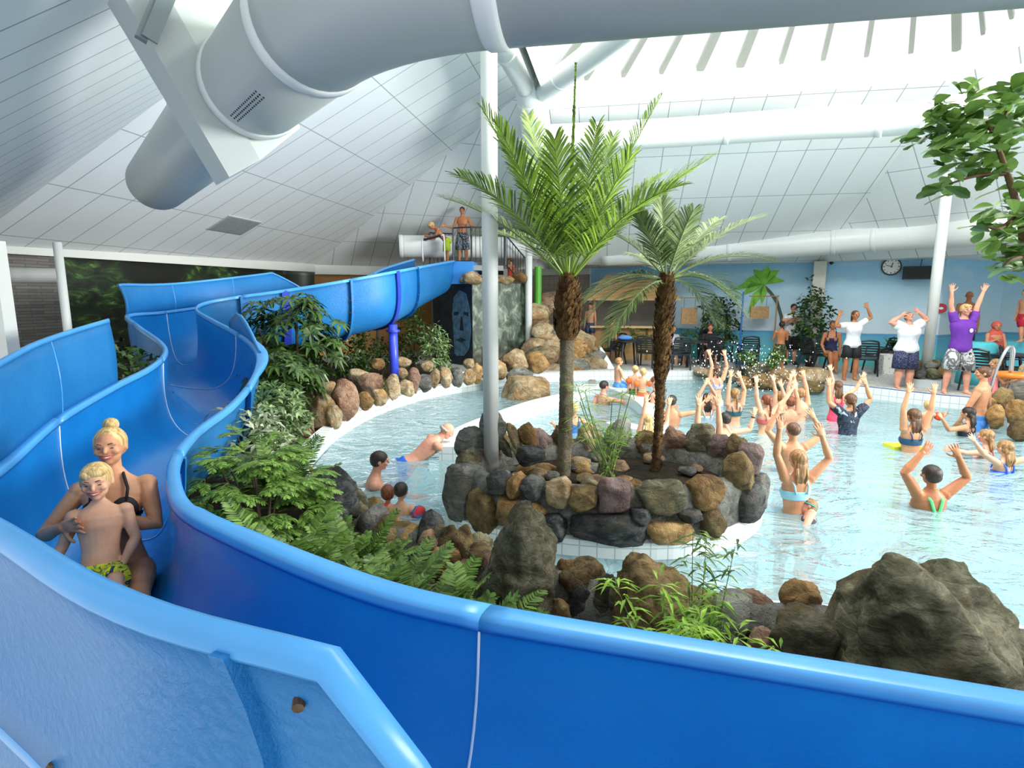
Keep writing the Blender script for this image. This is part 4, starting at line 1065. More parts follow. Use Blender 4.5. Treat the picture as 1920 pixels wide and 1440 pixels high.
bamboo('small leafy bamboo sprig rising over the slide rim', gz(1230, 2.3, -.36), 3, .52, .3, 95, 'lime', .12)
# papyrus on the island
pt = thing('papyrus_plant', 'wiry papyrus with star-shaped leaf tufts between the two palms', 'plant', tuple(at(1140, 895, 5.1)))
r = random.Random(71); b = at(1140, 893, 5.1); mb = MB(); st = MB()
for i in range(17):
    tip = at(r.uniform(1075, 1185), r.uniform(725, 830), 5.1+r.uniform(-.25, .3)); st.tube(catmull([b+V(r.uniform(-.05, .05), r.uniform(-.05, .05), 0), lerp(b, tip, .5), tip], 4), .0045, 5)
    for k in range(15):
        a = 2*PI*k/15+r.uniform(-.1, .1); leaf(mb, tip, V(math.cos(a), math.sin(a), r.uniform(-.1, .5)), UP, r.uniform(.13, .21), .012, .2)
for i in range(120):
    d = rdir(r, -.1, .9); leaf(mb, b+V(r.uniform(-.09, .09), r.uniform(-.07, .07), r.uniform(0, .48)), d, UP, .12, .016, .2)
mb.build('foliage', G['lime'], pt); st.build('stem', stem_g, pt)
# shrubs under the jungle mural
bush('leafy_shrub', 'dark shrub under the grey stone wall at far left', gz(60, 6.9, 0), (1.3, .9, 1.35), 600, .16, .06, 'dark', 101, 4)
bush('leafy_shrub', 'dark shrub behind the raised slide guard under the jungle mural', gz(195, 6.6, 0), (1.3, .9, 1.45), 600, .16, .06, 'dark', 102, 4)
bush('leafy_shrub', 'low mid-green shrub in the corner behind the slide guard end', gz(165, 5.6, 0), (.8, .7, .95), 350, .14, .05, 'mid', 103, 3)
bush('leafy_shrub', 'dark shrub tucked under the slide curve by the jungle mural', gz(235, 8.2, 0), (1.0, .8, 1.3), 400, .16, .06, 'dark', 104, 3)
# deck plants
bush('ficus_tree', 'bushy dark ficus behind the tables near the painted palm', gz(1347, 17.0, 0), (1.3, 1.0, 2.0), 700, .16, .08, 'dark', 111, 3, cat='potted tree')
bush('ficus_tree', 'tall dark ficus against the beige pillar on the deck', gz(1514, 15.6, 0), (1.0, .8, 2.3), 900, .15, .07, 'dark', 112, 3, cat='potted tree')
clump('dracaena_plant', 'spiky dark plant on the deck behind the lady in white shirt', 'plant', gz(1672, 14.6, .55), 60, .8, .028, 'dark', 113)
for i, (u, v, Y, s, lb_) in enumerate([(1165, 655, 17.2, .7, 'green plants along the front of the wooden hut, by the boy'), (1205, 650, 17.4, .55, 'green plants along the wooden hut at its right end'), (1290, 655, 17.2, .6, 'low green plant between hut and dark ficus'), (1400, 690, 13.9, .35, 'small green plant on the wet rocks at the far pool edge'), (1452, 690, 13.2, .3, 'bright green tuft on the wet rocks beside the boy in camouflage shorts')]):
    p = at(u, v, Y); bush('leafy_shrub', lb_, (p.x, p.y, max(0, p.z)), (s*1.3, s, s*1.1), 220, .12, .045, 'mid', 120+i, 2)
# overhanging tree at the right
ot = thing('fiddle_leaf_tree', 'leafy tree with rounded leaves overhanging from the right picture edge', 'tree', (3.55, 2.5, -.36))
tb = V(3.55, 2.5, -.4); TYY = 3.0
br = [[tb, V(3.5, 2.6, .8), at(1960, 560, TYY), at(1912, 400, TYY), at(1888, 325, TYY), at(1866, 262, TYY), at(1850, 225, TYY)], [at(1912, 400, TYY), at(1875, 428, TYY-.1), at(1850, 425, TYY-.1)], [at(1866, 262, TYY), at(1815, 235, TYY+.1), at(1765, 240, TYY+.1)], [at(1888, 325, TYY), at(1830, 330, TYY), at(1780, 345, TYY)], [at(1866, 262, TYY), at(1885, 215, TYY), at(1905, 165, TYY)], [at(1935, 480, TYY), at(1900, 485, TYY-.1), at(1880, 500, TYY-.1)]]
st = MB()
for i, P in enumerate(br): Q = catmull(P, 6); st.tube(Q, [lerp(.028 if i == 0 else .012, .007 if i == 0 else .004, j/(len(Q)-1)) for j in range(len(Q))], 7)
st.build('trunk', wood, ot, smooth=True); mb = MB(); r = random.Random(131)
CL = [(1760, 215), (1742, 262), (1790, 195), (1830, 190), (1850, 205), (1890, 195), (1775, 275), (1800, 255), (1835, 262), (1870, 235), (1885, 270), (1905, 240), (1910, 180), (1740, 240), (1815, 285), (1865, 300), (1850, 330), (1905, 345), (1885, 385), (1905, 410), (1850, 418), (1868, 445), (1895, 455), (1915, 480), (1880, 495), (1905, 505), (1790, 315), (1785, 345), (1925, 380), (1935, 440), (1840, 240), (1780, 235)]
for (u, v) in CL:
    c0 = at(u, v, TYY+r.uniform(-.18, .18))
    for k in range(12):
        d = rdir(r, -.5, .8); leaf_round(mb, c0+rdir(r)*.05, d, UP+rdir(r)*.5, r.uniform(.08, .125), r.uniform(.06, .085))
mb.build('foliage', leafmat('rounded_leaf', '#33591c', '#8fb45c', .3, .2), ot)
# ------------------------------------------------------------------ people
def skinmat(name, c):
    t = NT(name); n = t.noise(t.coord(), 7, 4); a = hexc(c)
    d = (a[0]*.86, a[1]*.76, a[2]*.72, 1)
    t.col(t.ramp(n, [(.35, d), (.65, a)])); t.set(Roughness=.5, Specular_IOR_Level=.35, Subsurface_Weight=.08, Subsurface_Radius=(.02, .008, .004)); return t.mat
SKIN = {'fair': skinmat('skin_fair', '#e0ae8c'), 'mid': skinmat('skin_mid', '#d09a74'), 'tan': skinmat('skin_tan', '#b97b52'), 'pink': skinmat('skin_pink', '#e3a68c')}
def hairmat(name, a, b):
    t = NT(name); g = t.mapping(t.coord(), (38, 38, 5)); n = t.noise(g, 1.6, 4)
    t.col(t.ramp(n, [(.35, hexc(a)), (.65, hexc(b))])); t.set(Roughness=.5); t.bump(n, .6, .01); return t.mat
HAIR = {'blond': hairmat('hair_blond', '#a8834a', '#e2c68a'), 'brown': hairmat('hair_brown', '#3b2617', '#6f4a2c'), 'dark': hairmat('hair_dark', '#15110e', '#36281f'), 'red': hairmat('hair_red', '#4f2412', '#8f4d28'), 'light': hairmat('hair_light_brown', '#6d4c2c', '#b08652'), 'grey': hairmat('hair_grey', '#8d857b', '#c4bdb2')}
eye_w = flat('eye_white', '#e9e6e2', .3); eye_d = flat('eye_dark', '#2a1d17', .3); lip_m = flat('lip_pink', '#b0584d', .45); brow_m = flat('brow_brown', '#6d4d33', .7); teeth_m = flat('teeth', '#efeae2', .3)
def cloth(c): return flat('cloth_'+c.strip('#'), c, .75, vary=.12, scale=14)
def pattern(name, cols, scale=22):
    if name in MC: return MC[name]
    t = NT(name); v = t.n('ShaderNodeTexVoronoi', i_Scale=scale); v.feature = 'F1'; t.l(t.coord(), v.inputs['Vector'])
    n = t.noise(t.coord(), scale*.6, 3, .5, 1.0); k = len(cols)
    t.col(t.ramp(n, [(.32+.36*i/k, hexc(c)) for i, c in enumerate(cols)], 'CONSTANT')); t.set(Roughness=.75); MC[name] = t.mat; return t.mat
def dots(name, base, dot, scale=55):
    if name in MC: return MC[name]
    t = NT(name); v = t.n('ShaderNodeTexVoronoi', i_Scale=scale); t.l(t.coord(), v.inputs['Vector'])
    t.col(t.ramp(v.outputs['Distance'], [(.0, hexc(dot)), (.22, hexc(base))], 'CONSTANT')); t.set(Roughness=.8); MC[name] = t.mat; return t.mat
#         z     rx     ry    yoff  (fractions of body height, from the pelvis centre)
TOR_M = [(-.075, .030, .034, 0), (-.05, .070, .056, -.004), (-.02, .091, .066, -.006), (.02, .090, .064, -.004), (.07, .081, .056, .0), (.11, .078, .053, .002), (.16, .084, .057, .003), (.21, .096, .064, .004), (.25, .104, .064, .002), (.28, .103, .056, -.002), (.305, .082, .044, -.006), (.325, .050, .036, -.008), (.345, .034, .033, -.006)]
TOR_F = [(-.075, .030, .036, 0), (-.05, .074, .060, -.006), (-.02, .098, .070, -.010), (.02, .094, .064, -.006), (.07, .078, .054, .0), (.11, .071, .050, .002), (.16, .076, .054, .005), (.21, .086, .067, .010), (.25, .092, .060, .004), (.28, .091, .051, -.002), (.305, .072, .041, -.006), (.325, .044, .033, -.008), (.345, .030, .030, -.006)]
def finalize(o, vox, it=3):
    m = o.modifiers.new('r', 'REMESH'); m.mode = 'VOXEL'; m.voxel_size = vox; m.use_smooth_shade = True
    s = o.modifiers.new('s', 'SMOOTH'); s.iterations = it; s.factor = .5
    dg = bpy.context.evaluated_depsgraph_get(); me = bpy.data.meshes.new_from_object(o.evaluated_get(dg))
    o.modifiers.clear(); old = o.data; o.data = me; bpy.data.meshes.remove(old)
def person(label, pos=None, yaw=0, h=1.7, fem=False, kid=0.0, skin='fair', hair=('short', 'brown'), arms=(None, None), legs=(None, None), lean=(0, 0, 1), head=(0, 0), wear=(), px=None, Y=None, face=0, vox=None, fat=1.0, pel=None, group=None, cat='person', headroll=0, spread=0):
    """px: where the head shows; pos: point between the feet; pel: pelvis position"""
    Rz = Matrix.Rotation(math.radians(yaw), 3, 'Z')
    tz = (Rz.inverted()@Vector(lean)).normalized() if True else None      # lean is given in world directions
    tx = V(1, 0, 0); tx = (tx-tz*tx.dot(tz)).normalized(); ty = tz.cross(tx)
    TOR = TOR_F if fem else TOR_M
    hs = 1+kid*.38; HH = .0655*hs; arml = 1-.12*kid; legl = 1-.10*kid
    def T(x, y, z): return tx*x+ty*y+tz*z
    neck = T(0, -.006, .335); 
    hp, hy = math.radians(head[0]), math.radians(head[1])
    # head axes start upright-ish between torso and vertical
    hz0 = (tz*.5+UP*.5).normalized(); hx = V(1, 0, 0); hx = (hx-hz0*hx.dot(hz0)).normalized(); hyv = hz0.cross(hx)
    Hm = Matrix((hx, hyv, hz0)).transposed()@Matrix.Rotation(hy, 3, 'Z')@Matrix.Rotation(hp, 3, 'X')@Matrix.Rotation(math.radians(headroll), 3, 'Y')
    hc = T(0, -.004, .365)+Hm@V(0, .012, .052*hs+.008)
    # pelvis position
    lg = []
    for s, L in zip((-1, 1), legs):
        td, sd = (L[0], L[1]) if L else ((.06+spread, .02, -1), (.02+spread*.4, -.03, -1))
        j = V(s*.050*(1.08 if fem else 1), 0, -.03); t_ = V(td[0]*s, td[1], td[2]).normalized(); s_ = V(sd[0]*s, sd[1], sd[2]).normalized()
        k = j+t_*(.235*legl); a = k+s_*(.222*legl); fd = V(L[2][0]*s, L[2][1], L[2][2]).normalized() if L and len(L) > 2 else V(s*.2, 1, -.12).normalized()
        lg.append((j, k, a, fd))
    low = min(min(a.z-.035, (a+fd*.09).z-.018) for j, k, a, fd in lg)
    if px is not None: base = at(px[0], px[1], Y)-Rz@(hc*h)
    elif pel is not None: base = Vector(pel)
    else: base = Vector(pos)-V(0, 0, low*h)
    def W(p): return base+Rz@(p*h)
    # arms
    sh = {}
    for s in (-1, 1): sh[s] = T(s*(.104 if not fem else .096)*(1+.0*fat), -.006, .278)
    order = sorted((-1, 1), key=lambda s: (round(W(sh[s]).x-base.x, 2), W(sh[s]).y))
    Ri = Rz.inverted(); am = {}
    for s, A in zip(order, arms):
        p = sh[s].copy(); hd = None
        if A is None: A = ((s*.16*1, .02, -1), (s*.05, .12, -1)); u_ = V(*A[0]).normalized(); f_ = V(*A[1]).normalized()
        elif isinstance(A, dict):
            tgt = Ri@(Vector(A['to'])-base)/h; d = tgt-p; L1, L2 = .168*arml, .150*arml; D = min(d.length, (L1+L2)*.995); dn = d.normalized()
            ca = max(-1, min(1, (L1*L1+D*D-L2*L2)/(2*L1*D))); pole = Ri@Vector(A['pole']); pole = (pole-dn*pole.dot(dn)).normalized()
            el = p+dn*(L1*ca)+pole*(L1*math.sqrt(max(0, 1-ca*ca))); u_ = (el-p).normalized(); f_ = (p+dn*D-el).normalized()
            if 'hand' in A: hd = (Ri@Vector(A['hand'])).normalized()
        elif len(A[0]) == 2:
            dy = A[2] if len(A) > 2 else (0, 0); Yb = W(p).y
            e = at(A[0][0], A[0][1], Yb+dy[0]); w_ = at(A[1][0], A[1][1], Yb+dy[1])
            u_ = (Ri@(e-W(p))).normalized(); f_ = (Ri@(w_-e)).normalized()
        else: u_ = (Ri@Vector(A[0])).normalized(); f_ = (Ri@Vector(A[1])).normalized(); hd = (Ri@Vector(A[2])).normalized() if len(A) > 2 else None
        up_ = u_.dot(tz)
        if up_ > -.2: p = p+tz*(.030*(up_+.2))-tx*(s*.012*(up_+.2))
        e = p+u_*(.168*arml); w_ = e+f_*(.150*arml); am[s] = (p, e, w_, hd or f_)
    mb = MB(); ft = fat
    mb.loft([[W(T(rx*ft*math.cos(a), ry*ft*math.sin(a)+yo, z)) for a in [2*PI*i/20 for i in range(20)]] for z, rx, ry, yo in TOR])
    if fem:
        for s in (-1, 1): mb.ell(W(T(s*.040, .052, .205)), (.038*h*ft, .030*h*ft, .036*h*ft), Rz)
    for s in (-1, 1): mb.ell(W(T(s*.045, -.036, -.045)), (.050*h*ft, .044*h*ft, .050*h*ft), Rz)     # seat
    mb.tube([W(neck-tz*.05), W(neck), W(hc-Hm@V(0, .01, .035*hs))], [.040*h*ft, .031*h*(.85 if fem or kid else 1), .030*h*(.85 if fem or kid else 1)], 14)
    RzH = Rz@Hm; k = HH*h; Wc = W(hc)
    def HP(x, y, z): return Wc+RzH@(V(x, y, z)*k)
    mb.ell(HP(0, 0, .14), (.70*k, .87*k, .85*k), RzH, 18, 12)
    mb.ell(HP(0, .18, -.36), (.53*k, .58*k, .58*k), RzH, 14, 10)
    mb.ell(HP(0, .50, -.72), (.24*k, .22*k, .20*k), RzH)
    mb.tube([HP(0, .84, .10), HP(0, .95, -.12), HP(0, .90, -.22)], [.07*k, .105*k, .12*k], 8)
    for s in (-1, 1):
        mb.ell(HP(s*.72, -.05, -.06), (.07*k, .16*k, .25*k), RzH)
        mb.ell(HP(s*.38, .60, -.18), (.22*k, .20*k, .18*k), RzH)
        mb.ell(HP(s*.27, .74, .22), (.24*k, .12*k, .08*k), RzH)
    for s in (-1, 1):
        p, e, w_, hd = am[s]; q = (1-.05*fem)*(1+.05*kid)*(ft**.7)
        mb.ell(W(p), (.037*h*q, .037*h*q, .036*h*q), Rz)
        mb.tube([W(T(s*.05, -.006, .275)), W(p)], [.030*h*q, .034*h*q], 12)
        mb.tube([W(p), W(lerp(p, e, .35)), W(lerp(p, e, .7)), W(e), W(lerp(e, w_, .25)), W(lerp(e, w_, .6)), W(w_)], [.034*h*q, .031*h*q, .027*h*q, .024*h*q, .0255*h*q, .021*h*q, .0165*h*q], 12)
        # hand: palm, four fingers, thumb
        n = V(0, 1, 0) if hd.z > -.3 else V(-s, .25, 0)
        n = (n-hd*n.dot(hd)); n = n.normalized() if n.length > .1 else tx*(-s)
        x = hd.cross(n).normalized(); hl = .96 if kid else 1.0
        pc = w_+hd*.030*hl; Mh = Matrix((x, n, hd)).transposed()
        mb.tube([W(w_), W(w_+hd*.018)], [.0165*h*q, .017*h], 10)
        mb.ell(W(pc), (.0235*h, .0105*h, .034*h), Rz@Mh, 12, 8)
        side = 1 if x.dot(tx)*s < 0 else -1
        fr = max(.0056*h, .0068)
        for j, (o_, l_) in enumerate(((-1.5, .036), (-.5, .044), (.5, .046), (1.5, .041))):
            o_ *= side; b = pc+hd*.022+x*(o_*.0122); d1_ = (hd+x*(o_*.17)+n*.06).normalized(); m_ = b+d1_*l_*.55; d2_ = (d1_+n*.22).normalized()
            mb.tube([W(b-hd*.012), W(b), W(m_), W(m_+d2_*l_*.5)], [fr*1.1, fr*1.05, fr, fr*.82], 8)
        b = pc-hd*.014+x*(side*.020)+n*.004; d1_ = (hd*.62+x*(side*.72)+n*.30).normalized(); m_ = b+d1_*.028
        mb.tube([W(b-d1_*.008), W(m_), W(m_+(d1_*.6+hd*.5).normalized()*.022)], [fr*1.35, fr*1.15, fr*.9], 8)
    for s, (j, kn, a, fd) in zip((-1, 1), lg):
        q = ft*(1.04 if fem else 1)
        mb.tube([W(j+V(0, 0, .01)), W(lerp(j, kn, .25)), W(lerp(j, kn, .6)), W(kn), W(lerp(kn, a, .3)), W(lerp(kn, a, .65)), W(a)], [.057*h*q, .054*h*q, .043*h*q, .033*h*q, .037*h*q, .028*h*q, .021*h*q], 14)
        hb = (a-V(0, 0, 0)-kn).normalized(); u_ = (hb-fd*hb.dot(fd)); u_ = u_.normalized() if u_.length > .1 else V(0, 0, -1)
        sole = a+u_*.020
        mb.tube([W(sole-fd*.030-u_*.002), W(sole+fd*.0), W(sole+fd*.05), W(sole+fd*.095), W(sole+fd*.115)], [.019*h, .024*h, .022*h, .018*h, .010*h], 12, flat=.85)
        mb.tube([W(a), W(sole+fd*.02)], [.022*h, .022*h], 12)
    o = mb.build('person', SKIN[skin], None, origin=W(V(0, 0, low))); tag(o, label, cat, group)
    finalize(o, vox or (.0068 if h > 1.3 else .006))
    # ---- hair
    st, hcol = hair
    if st:
        hm = HAIR[hcol]; mb = MB()
        if st == 'bald': mb.tube([HP(-.72, .05, .0), HP(-.55, -.62, .0), HP(0, -.86, .0), HP(.55, -.62, .0), HP(.72, .05, .0)], [.10*k, .2*k, .24*k, .2*k, .10*k], 10)
        else:
            yb = -.135 if st in ('bun', 'pony', 'braid') else -.10; mb.ell(HP(0, yb, .24), (.765*k, .93*k, .82*k), RzH, 20, 14)
            if st != 'crop': mb.ell(HP(0, -.30, -.05), (.72*k, .70*k, .62*k), RzH, 16, 10)
        if st == 'fringe': mb.ell(HP(0, .42, .62), (.62*k, .42*k, .36*k), RzH, 14, 10); mb.ell(HP(.25, .62, .55), (.34*k, .24*k, .24*k), RzH)
        if st == 'long':
            mb.tube([HP(0, -.45, .3), HP(0, -.72, -.5), HP(0, -.80, -1.3), HP(0, -.74, -2.0), HP(.05, -.70, -2.7)], [.66*k, .66*k, .56*k, .40*k, .10*k], 14, flat=.5, up=RzH@V(0, 1, 0))
            for s in (-.42, .0, .42): mb.tube([HP(s, -.80, -.6), HP(s*1.2, -.92, -1.5), HP(s*.9, -.84, -2.3)], [.2*k, .2*k, .04*k], 8)
        if st == 'pony': mb.ell(HP(0, -.92, .42), (.26*k, .24*k, .26*k), RzH); mb.tube([HP(0, -.95, .42), HP(0, -1.2, -.2), HP(.05, -1.15, -1.1), HP(.08, -1.0, -1.8)], [.16*k, .27*k, .22*k, .04*k], 10)
        if st == 'braid':
            P = [HP(0, -.80, .0), HP(0, -1.0, -.6), HP(.05, -1.02, -1.4), HP(.1, -.98, -2.4)]; P = catmull(P, 6); mb.tube(P, [.26*k*(1-.55*i/18)*(1+.22*math.sin(i*2.2)) for i in range(len(P))], 10)
        if st == 'bun': mb.ell(HP(0, -.45, 1.12), (.40*k, .40*k, .36*k), RzH); mb.tube([HP(-.1, -.1, 1.0), HP(0, -.3, 1.2), HP(.25, -.55, 1.25)], [.2*k, .28*k, .12*k], 8)
        mb.build('hair', hm, o, smooth=True)
    if face:
        for s in (-1, 1):
            mb = MB(); mb.ell(HP(s*.29, .775, .02), (.125*k if face < 2 else .092*k, .085*k, .055*k if face < 2 else .026*k), RzH, 12, 8); e_ = mb.build('eye', eye_d, o, smooth=True)
            mb = MB(); mb.tube([HP(s*.14, .845, .22), HP(s*.30, .83, .27), HP(s*.46, .72, .20)], [.03*k, .036*k, .02*k], 6); mb.build('eyebrow', HAIR[hcol] if hcol != 'blond' else brow_m, o, smooth=True)
        mb = MB(); w_ = .26 if face < 2 else .33
        if face > 1:
            mb.tube([HP(-w_, .66, -.40), HP(-.15, .79, -.50), HP(0, .83, -.53), HP(.15, .79, -.50), HP(w_, .66, -.40)], [.03*k, .055*k, .06*k, .055*k, .03*k], 8)
            mb.tube([HP(-w_, .66, -.40), HP(-.15, .80, -.40), HP(0, .84, -.41), HP(.15, .80, -.40), HP(w_, .66, -.40)], [.02*k, .035*k, .04*k, .035*k, .02*k], 8)
            m_ = mb.build('mouth', lip_m, o, smooth=True)
            mb = MB(); mb.tube([HP(-.24, .735, -.43), HP(0, .835, -.465), HP(.24, .735, -.43)], [.02*k, .05*k, .02*k], 8); mb.build('teeth', teeth_m, m_, smooth=True)
        else:
            mb.tube([HP(-w_, .70, -.43), HP(0, .80, -.46), HP(w_, .70, -.43)], [.02*k, .05*k, .02*k], 6); mb.build('mouth', lip_m, o, smooth=True)
    # ---- clothes
    def torso_band(a, b, sc, mat, name, off=.004, mbx=None):
        mb = mbx or MB(); zs = [a+(b-a)*i/10 for i in range(11)]; rings = []
        for z in zs:
            for q in range(len(TOR)-1):
                if TOR[q][0] <= z <= TOR[q+1][0]:
                    t = (z-TOR[q][0])/(TOR[q+1][0]-TOR[q][0]); z0, rx, ry, yo = [lerp(TOR[q][i], TOR[q+1][i], t) for i in range(4)]; break
            bust = (.012*math.exp(-((z-.205)/.03)**2) if fem else 0)
            seat = .012*math.exp(-((z+.045)/.03)**2)
            rings.append([W(T((rx*ft*sc+off)*math.cos(an), ((ry+(bust if math.sin(an) > 0 else seat))*ft*sc+off)*math.sin(an)+yo, z)) for an in [2*PI*i/22 for i in range(22)]])
        mb.loft(rings, True, True); return mb
    for wv in wear:
        kd = wv[0]; mt = wv[1] if not isinstance(wv[1], str) else cloth(wv[1])
        if kd == 'shorts':
            fr_ = wv[2] if len(wv) > 2 else .75; ls = wv[3] if len(wv) > 3 else 1.28
            mb = torso_band(-.07, .035, 1.05, mt, 'x', .006)
            for s, (j, kn, a, fd) in zip((-1, 1), lg):
                q = ft*(1.04 if fem else 1); e = lerp(j, kn, fr_) if fr_ <= 1 else lerp(kn, a, fr_-1)
                mb.tube([W(j+V(0, 0, .02)), W(lerp(j, e, .4)), W(e)], [.060*h*q, .059*h*q*(ls/1.15), .050*h*q*ls], 16)
                mb.ell(W(T(s*.045, -.036, -.045)), (.055*h*ft, .050*h*ft, .054*h*ft), Rz)
            mb.build('shorts', mt, o, smooth=True)
        elif kd == 'tee':
            ls = wv[2] if len(wv) > 2 else 1.14; mb = torso_band(-.045 if len(wv) < 4 else wv[3], .322, ls, mt, 'x', .008)
            for s in (-1, 1):
                p, e, w_, hd = am[s]; mb.ell(W(p), (.048*h*ft, .048*h*ft, .044*h*ft), Rz); mb.tube([W(T(s*.05, -.006, .27)), W(p), W(lerp(p, e, .3)), W(lerp(p, e, .58))], [.05*h, .046*h*ft, .045*h*ft, .044*h*ft], 14)
            mb.build('shirt', mt, o, smooth=True)
        elif kd == 'suit':                                          # one-piece
            mb = torso_band(-.072, .225, 1.02, mt, 'x', .004)
            for s in (-1, 1): mb.ell(W(T(s*.045, -.036, -.045)), (.054*h*ft, .048*h*ft, .052*h*ft), Rz)
            for s in (-1, 1): mb.tube([W(T(s*.055, .062*ft, .20)), W(T(s*.06, .055*ft, .26)), W(T(s*.052, -.0, .326)), W(T(s*.045, -.060*ft, .27)), W(T(s*.035, -.066*ft, .21))], .0085*h, 6)
            mb.build('swimsuit', mt, o, smooth=True)
        elif kd == 'bikini':
            mb = torso_band(.175, .232, 1.02, mt, 'x', .004)
            if len(wv) > 2 and wv[2] == 'halter':
                mb = torso_band(.175, .187, 1.01, mt, 'x', .003)
                for s in (-1, 1): mb.ell(W(T(s*.042, .062, .203)), (.040*h*ft, .030*h*ft, .040*h*ft), Rz); mb.tube([W(T(s*.05, .085, .225)), W(T(s*.052, .064, .27)), W(T(s*.036, .030, .318)), W(T(s*.022, -.03, .34))], .005*h, 6)
            else:
                for s in (-1, 1): mb.tube([W(T(s*.055, .062*ft, .22)), W(T(s*.06, .045*ft, .28)), W(T(s*.052, -.0, .326)), W(T(s*.045, -.060*ft, .27)), W(T(s*.035, -.064*ft, .22))], .006*h, 6)
            mb.build('bikini_top', mt, o, smooth=True)
        elif kd == 'bottom':
            mb = torso_band(-.072, .015, 1.03, mt, 'x', .004)
            for s in (-1, 1): mb.ell(W(T(s*.045, -.036, -.045)), (.054*h*ft, .048*h*ft, .052*h*ft), Rz)
            mb.build('swim_bottom', mt, o, smooth=True)
        elif kd == 'armbands':
            for s in (-1, 1):
                p, e, w_, hd = am[s]; d = (e-p).normalized(); mb = MB(); c = W(lerp(p, e, .5)); dd = Rz@d; x, y, _ = frame(dd)
                rings = []
                for i in range(13):
                    a = 2*PI*i/12; o_ = x*math.cos(a)+y*math.sin(a); r0 = .036*h; r1 = r0+.034*h*(1.0+.9*max(0, math.cos(a*1.0))); L_ = .058*h
                    rings.append([c+o_*r0-dd*L_, c+o_*r1-dd*L_*.5, c+o_*r1+dd*L_*.5, c+o_*r0+dd*L_])
                mb.loft(rings, True, False); mb.build('armband', mt, o, smooth=True)
        elif kd == 'strapback':                                     # racer back straps and band
            mb = torso_band(-.07, .10, 1.02, mt, 'x', .004)
            mb.tube([W(T(-.042, 0, .328)), W(T(-.036, -.055*ft, .28)), W(T(-.012, -.066*ft, .20)), W(T(0, -.062*ft, .12))], .0095*h, 6); mb.tube([W(T(.042, 0, .328)), W(T(.036, -.055*ft, .28)), W(T(.012, -.066*ft, .20)), W(T(0, -.062*ft, .12))], .0095*h, 6)
            mb.build('swimsuit', mt, o, smooth=True)
        elif kd == 'hood':
            mb = MB(); mb.ell(HP(0, -.18, .18), (.95*k, 1.02*k, 1.0*k), RzH, 18, 12); mb.tube([HP(0, -.3, -.6), W(T(0, -.02, .30)), W(T(0, -.01, .20)), W(T(0, -.02, .0))], [.75*k, .115*h, .135*h, .15*h], 18, flat=.6, up=Rz@V(0, 1, 0))
            mb.build('hooded_towel', mt, o, smooth=True)
        elif kd == 'goggles':
            mb = MB(); P = [HP(.80*math.cos(a), .95*math.sin(a), .12) for a in [2*PI*i/24 for i in range(25)]]; mb.tube(P, .07*k, 6); mb.build('goggle_strap', mt, o, smooth=True)
        elif kd == 'watch':
            p, e, w_, hd = am[order[1]]; d = (w_-e).normalized(); mb = MB(); mb.tube([W(lerp(e, w_, .86)), W(lerp(e, w_, .95))], .020*h, 12); mb.build('watch', mt, o)
        elif kd == 'belt':
            mb = torso_band(.028, .050, 1.10, mt, 'x', .012); mb.build('belt', mt, o, smooth=True)
        elif kd == 'badge':
            mb = MB(); mb.ell(W(T(-.045, .088, .20)), (.018*h, .006*h, .024*h), Rz); mb.build('shirt_print', mt, o, smooth=True)
        elif kd == 'shoes':
            for s, (j, kn, a, fd) in zip((-1, 1), lg): mb = MB(); mb.tube([W(a+V(0, -.035, -.012)), W(a+V(0, .01, -.006)), W(a+fd*.08+V(0, 0, -.020)), W(a+fd*.125+V(0, 0, -.024))], [.024*h, .031*h, .026*h, .014*h], 12); mb.build('shoe', mt, o, smooth=True)
    return o
def Yw(u, v): return gp(u, v, WZ).y
SIT = ((.10, 1, .02), (.04, .06, -1)); SQ = ((.35, .7, -.75), (.1, -.5, -.8)); FLO = ((.1, .15, -1), (.05, -.7, -.6))
camo = pattern('camouflage_cloth', ['#23251d', '#4c5a2c', '#1a1a18', '#7b8a4a'], 16)
floral = pattern('dark_floral_cloth', ['#17171c', '#2a2c36', '#8f98a5', '#15161b'], 26); stripe = pattern('grey_wave_cloth', ['#2a2a2b', '#b9b9b6', '#6e6e6e', '#d8d8d4'], 9); palmtrunk = pattern('palm_print_cloth', ['#1f3a4a', '#d6cf27', '#b3c22c', '#2f5a3a', '#e0d62f'], 34)
spots = dots('navy_dotted_cloth', '#25284f', '#d5d8ea', 70); marble = pattern('marbled_cloth', ['#141b28', '#2b3b52', '#101520', '#8fa0ad'], 14)
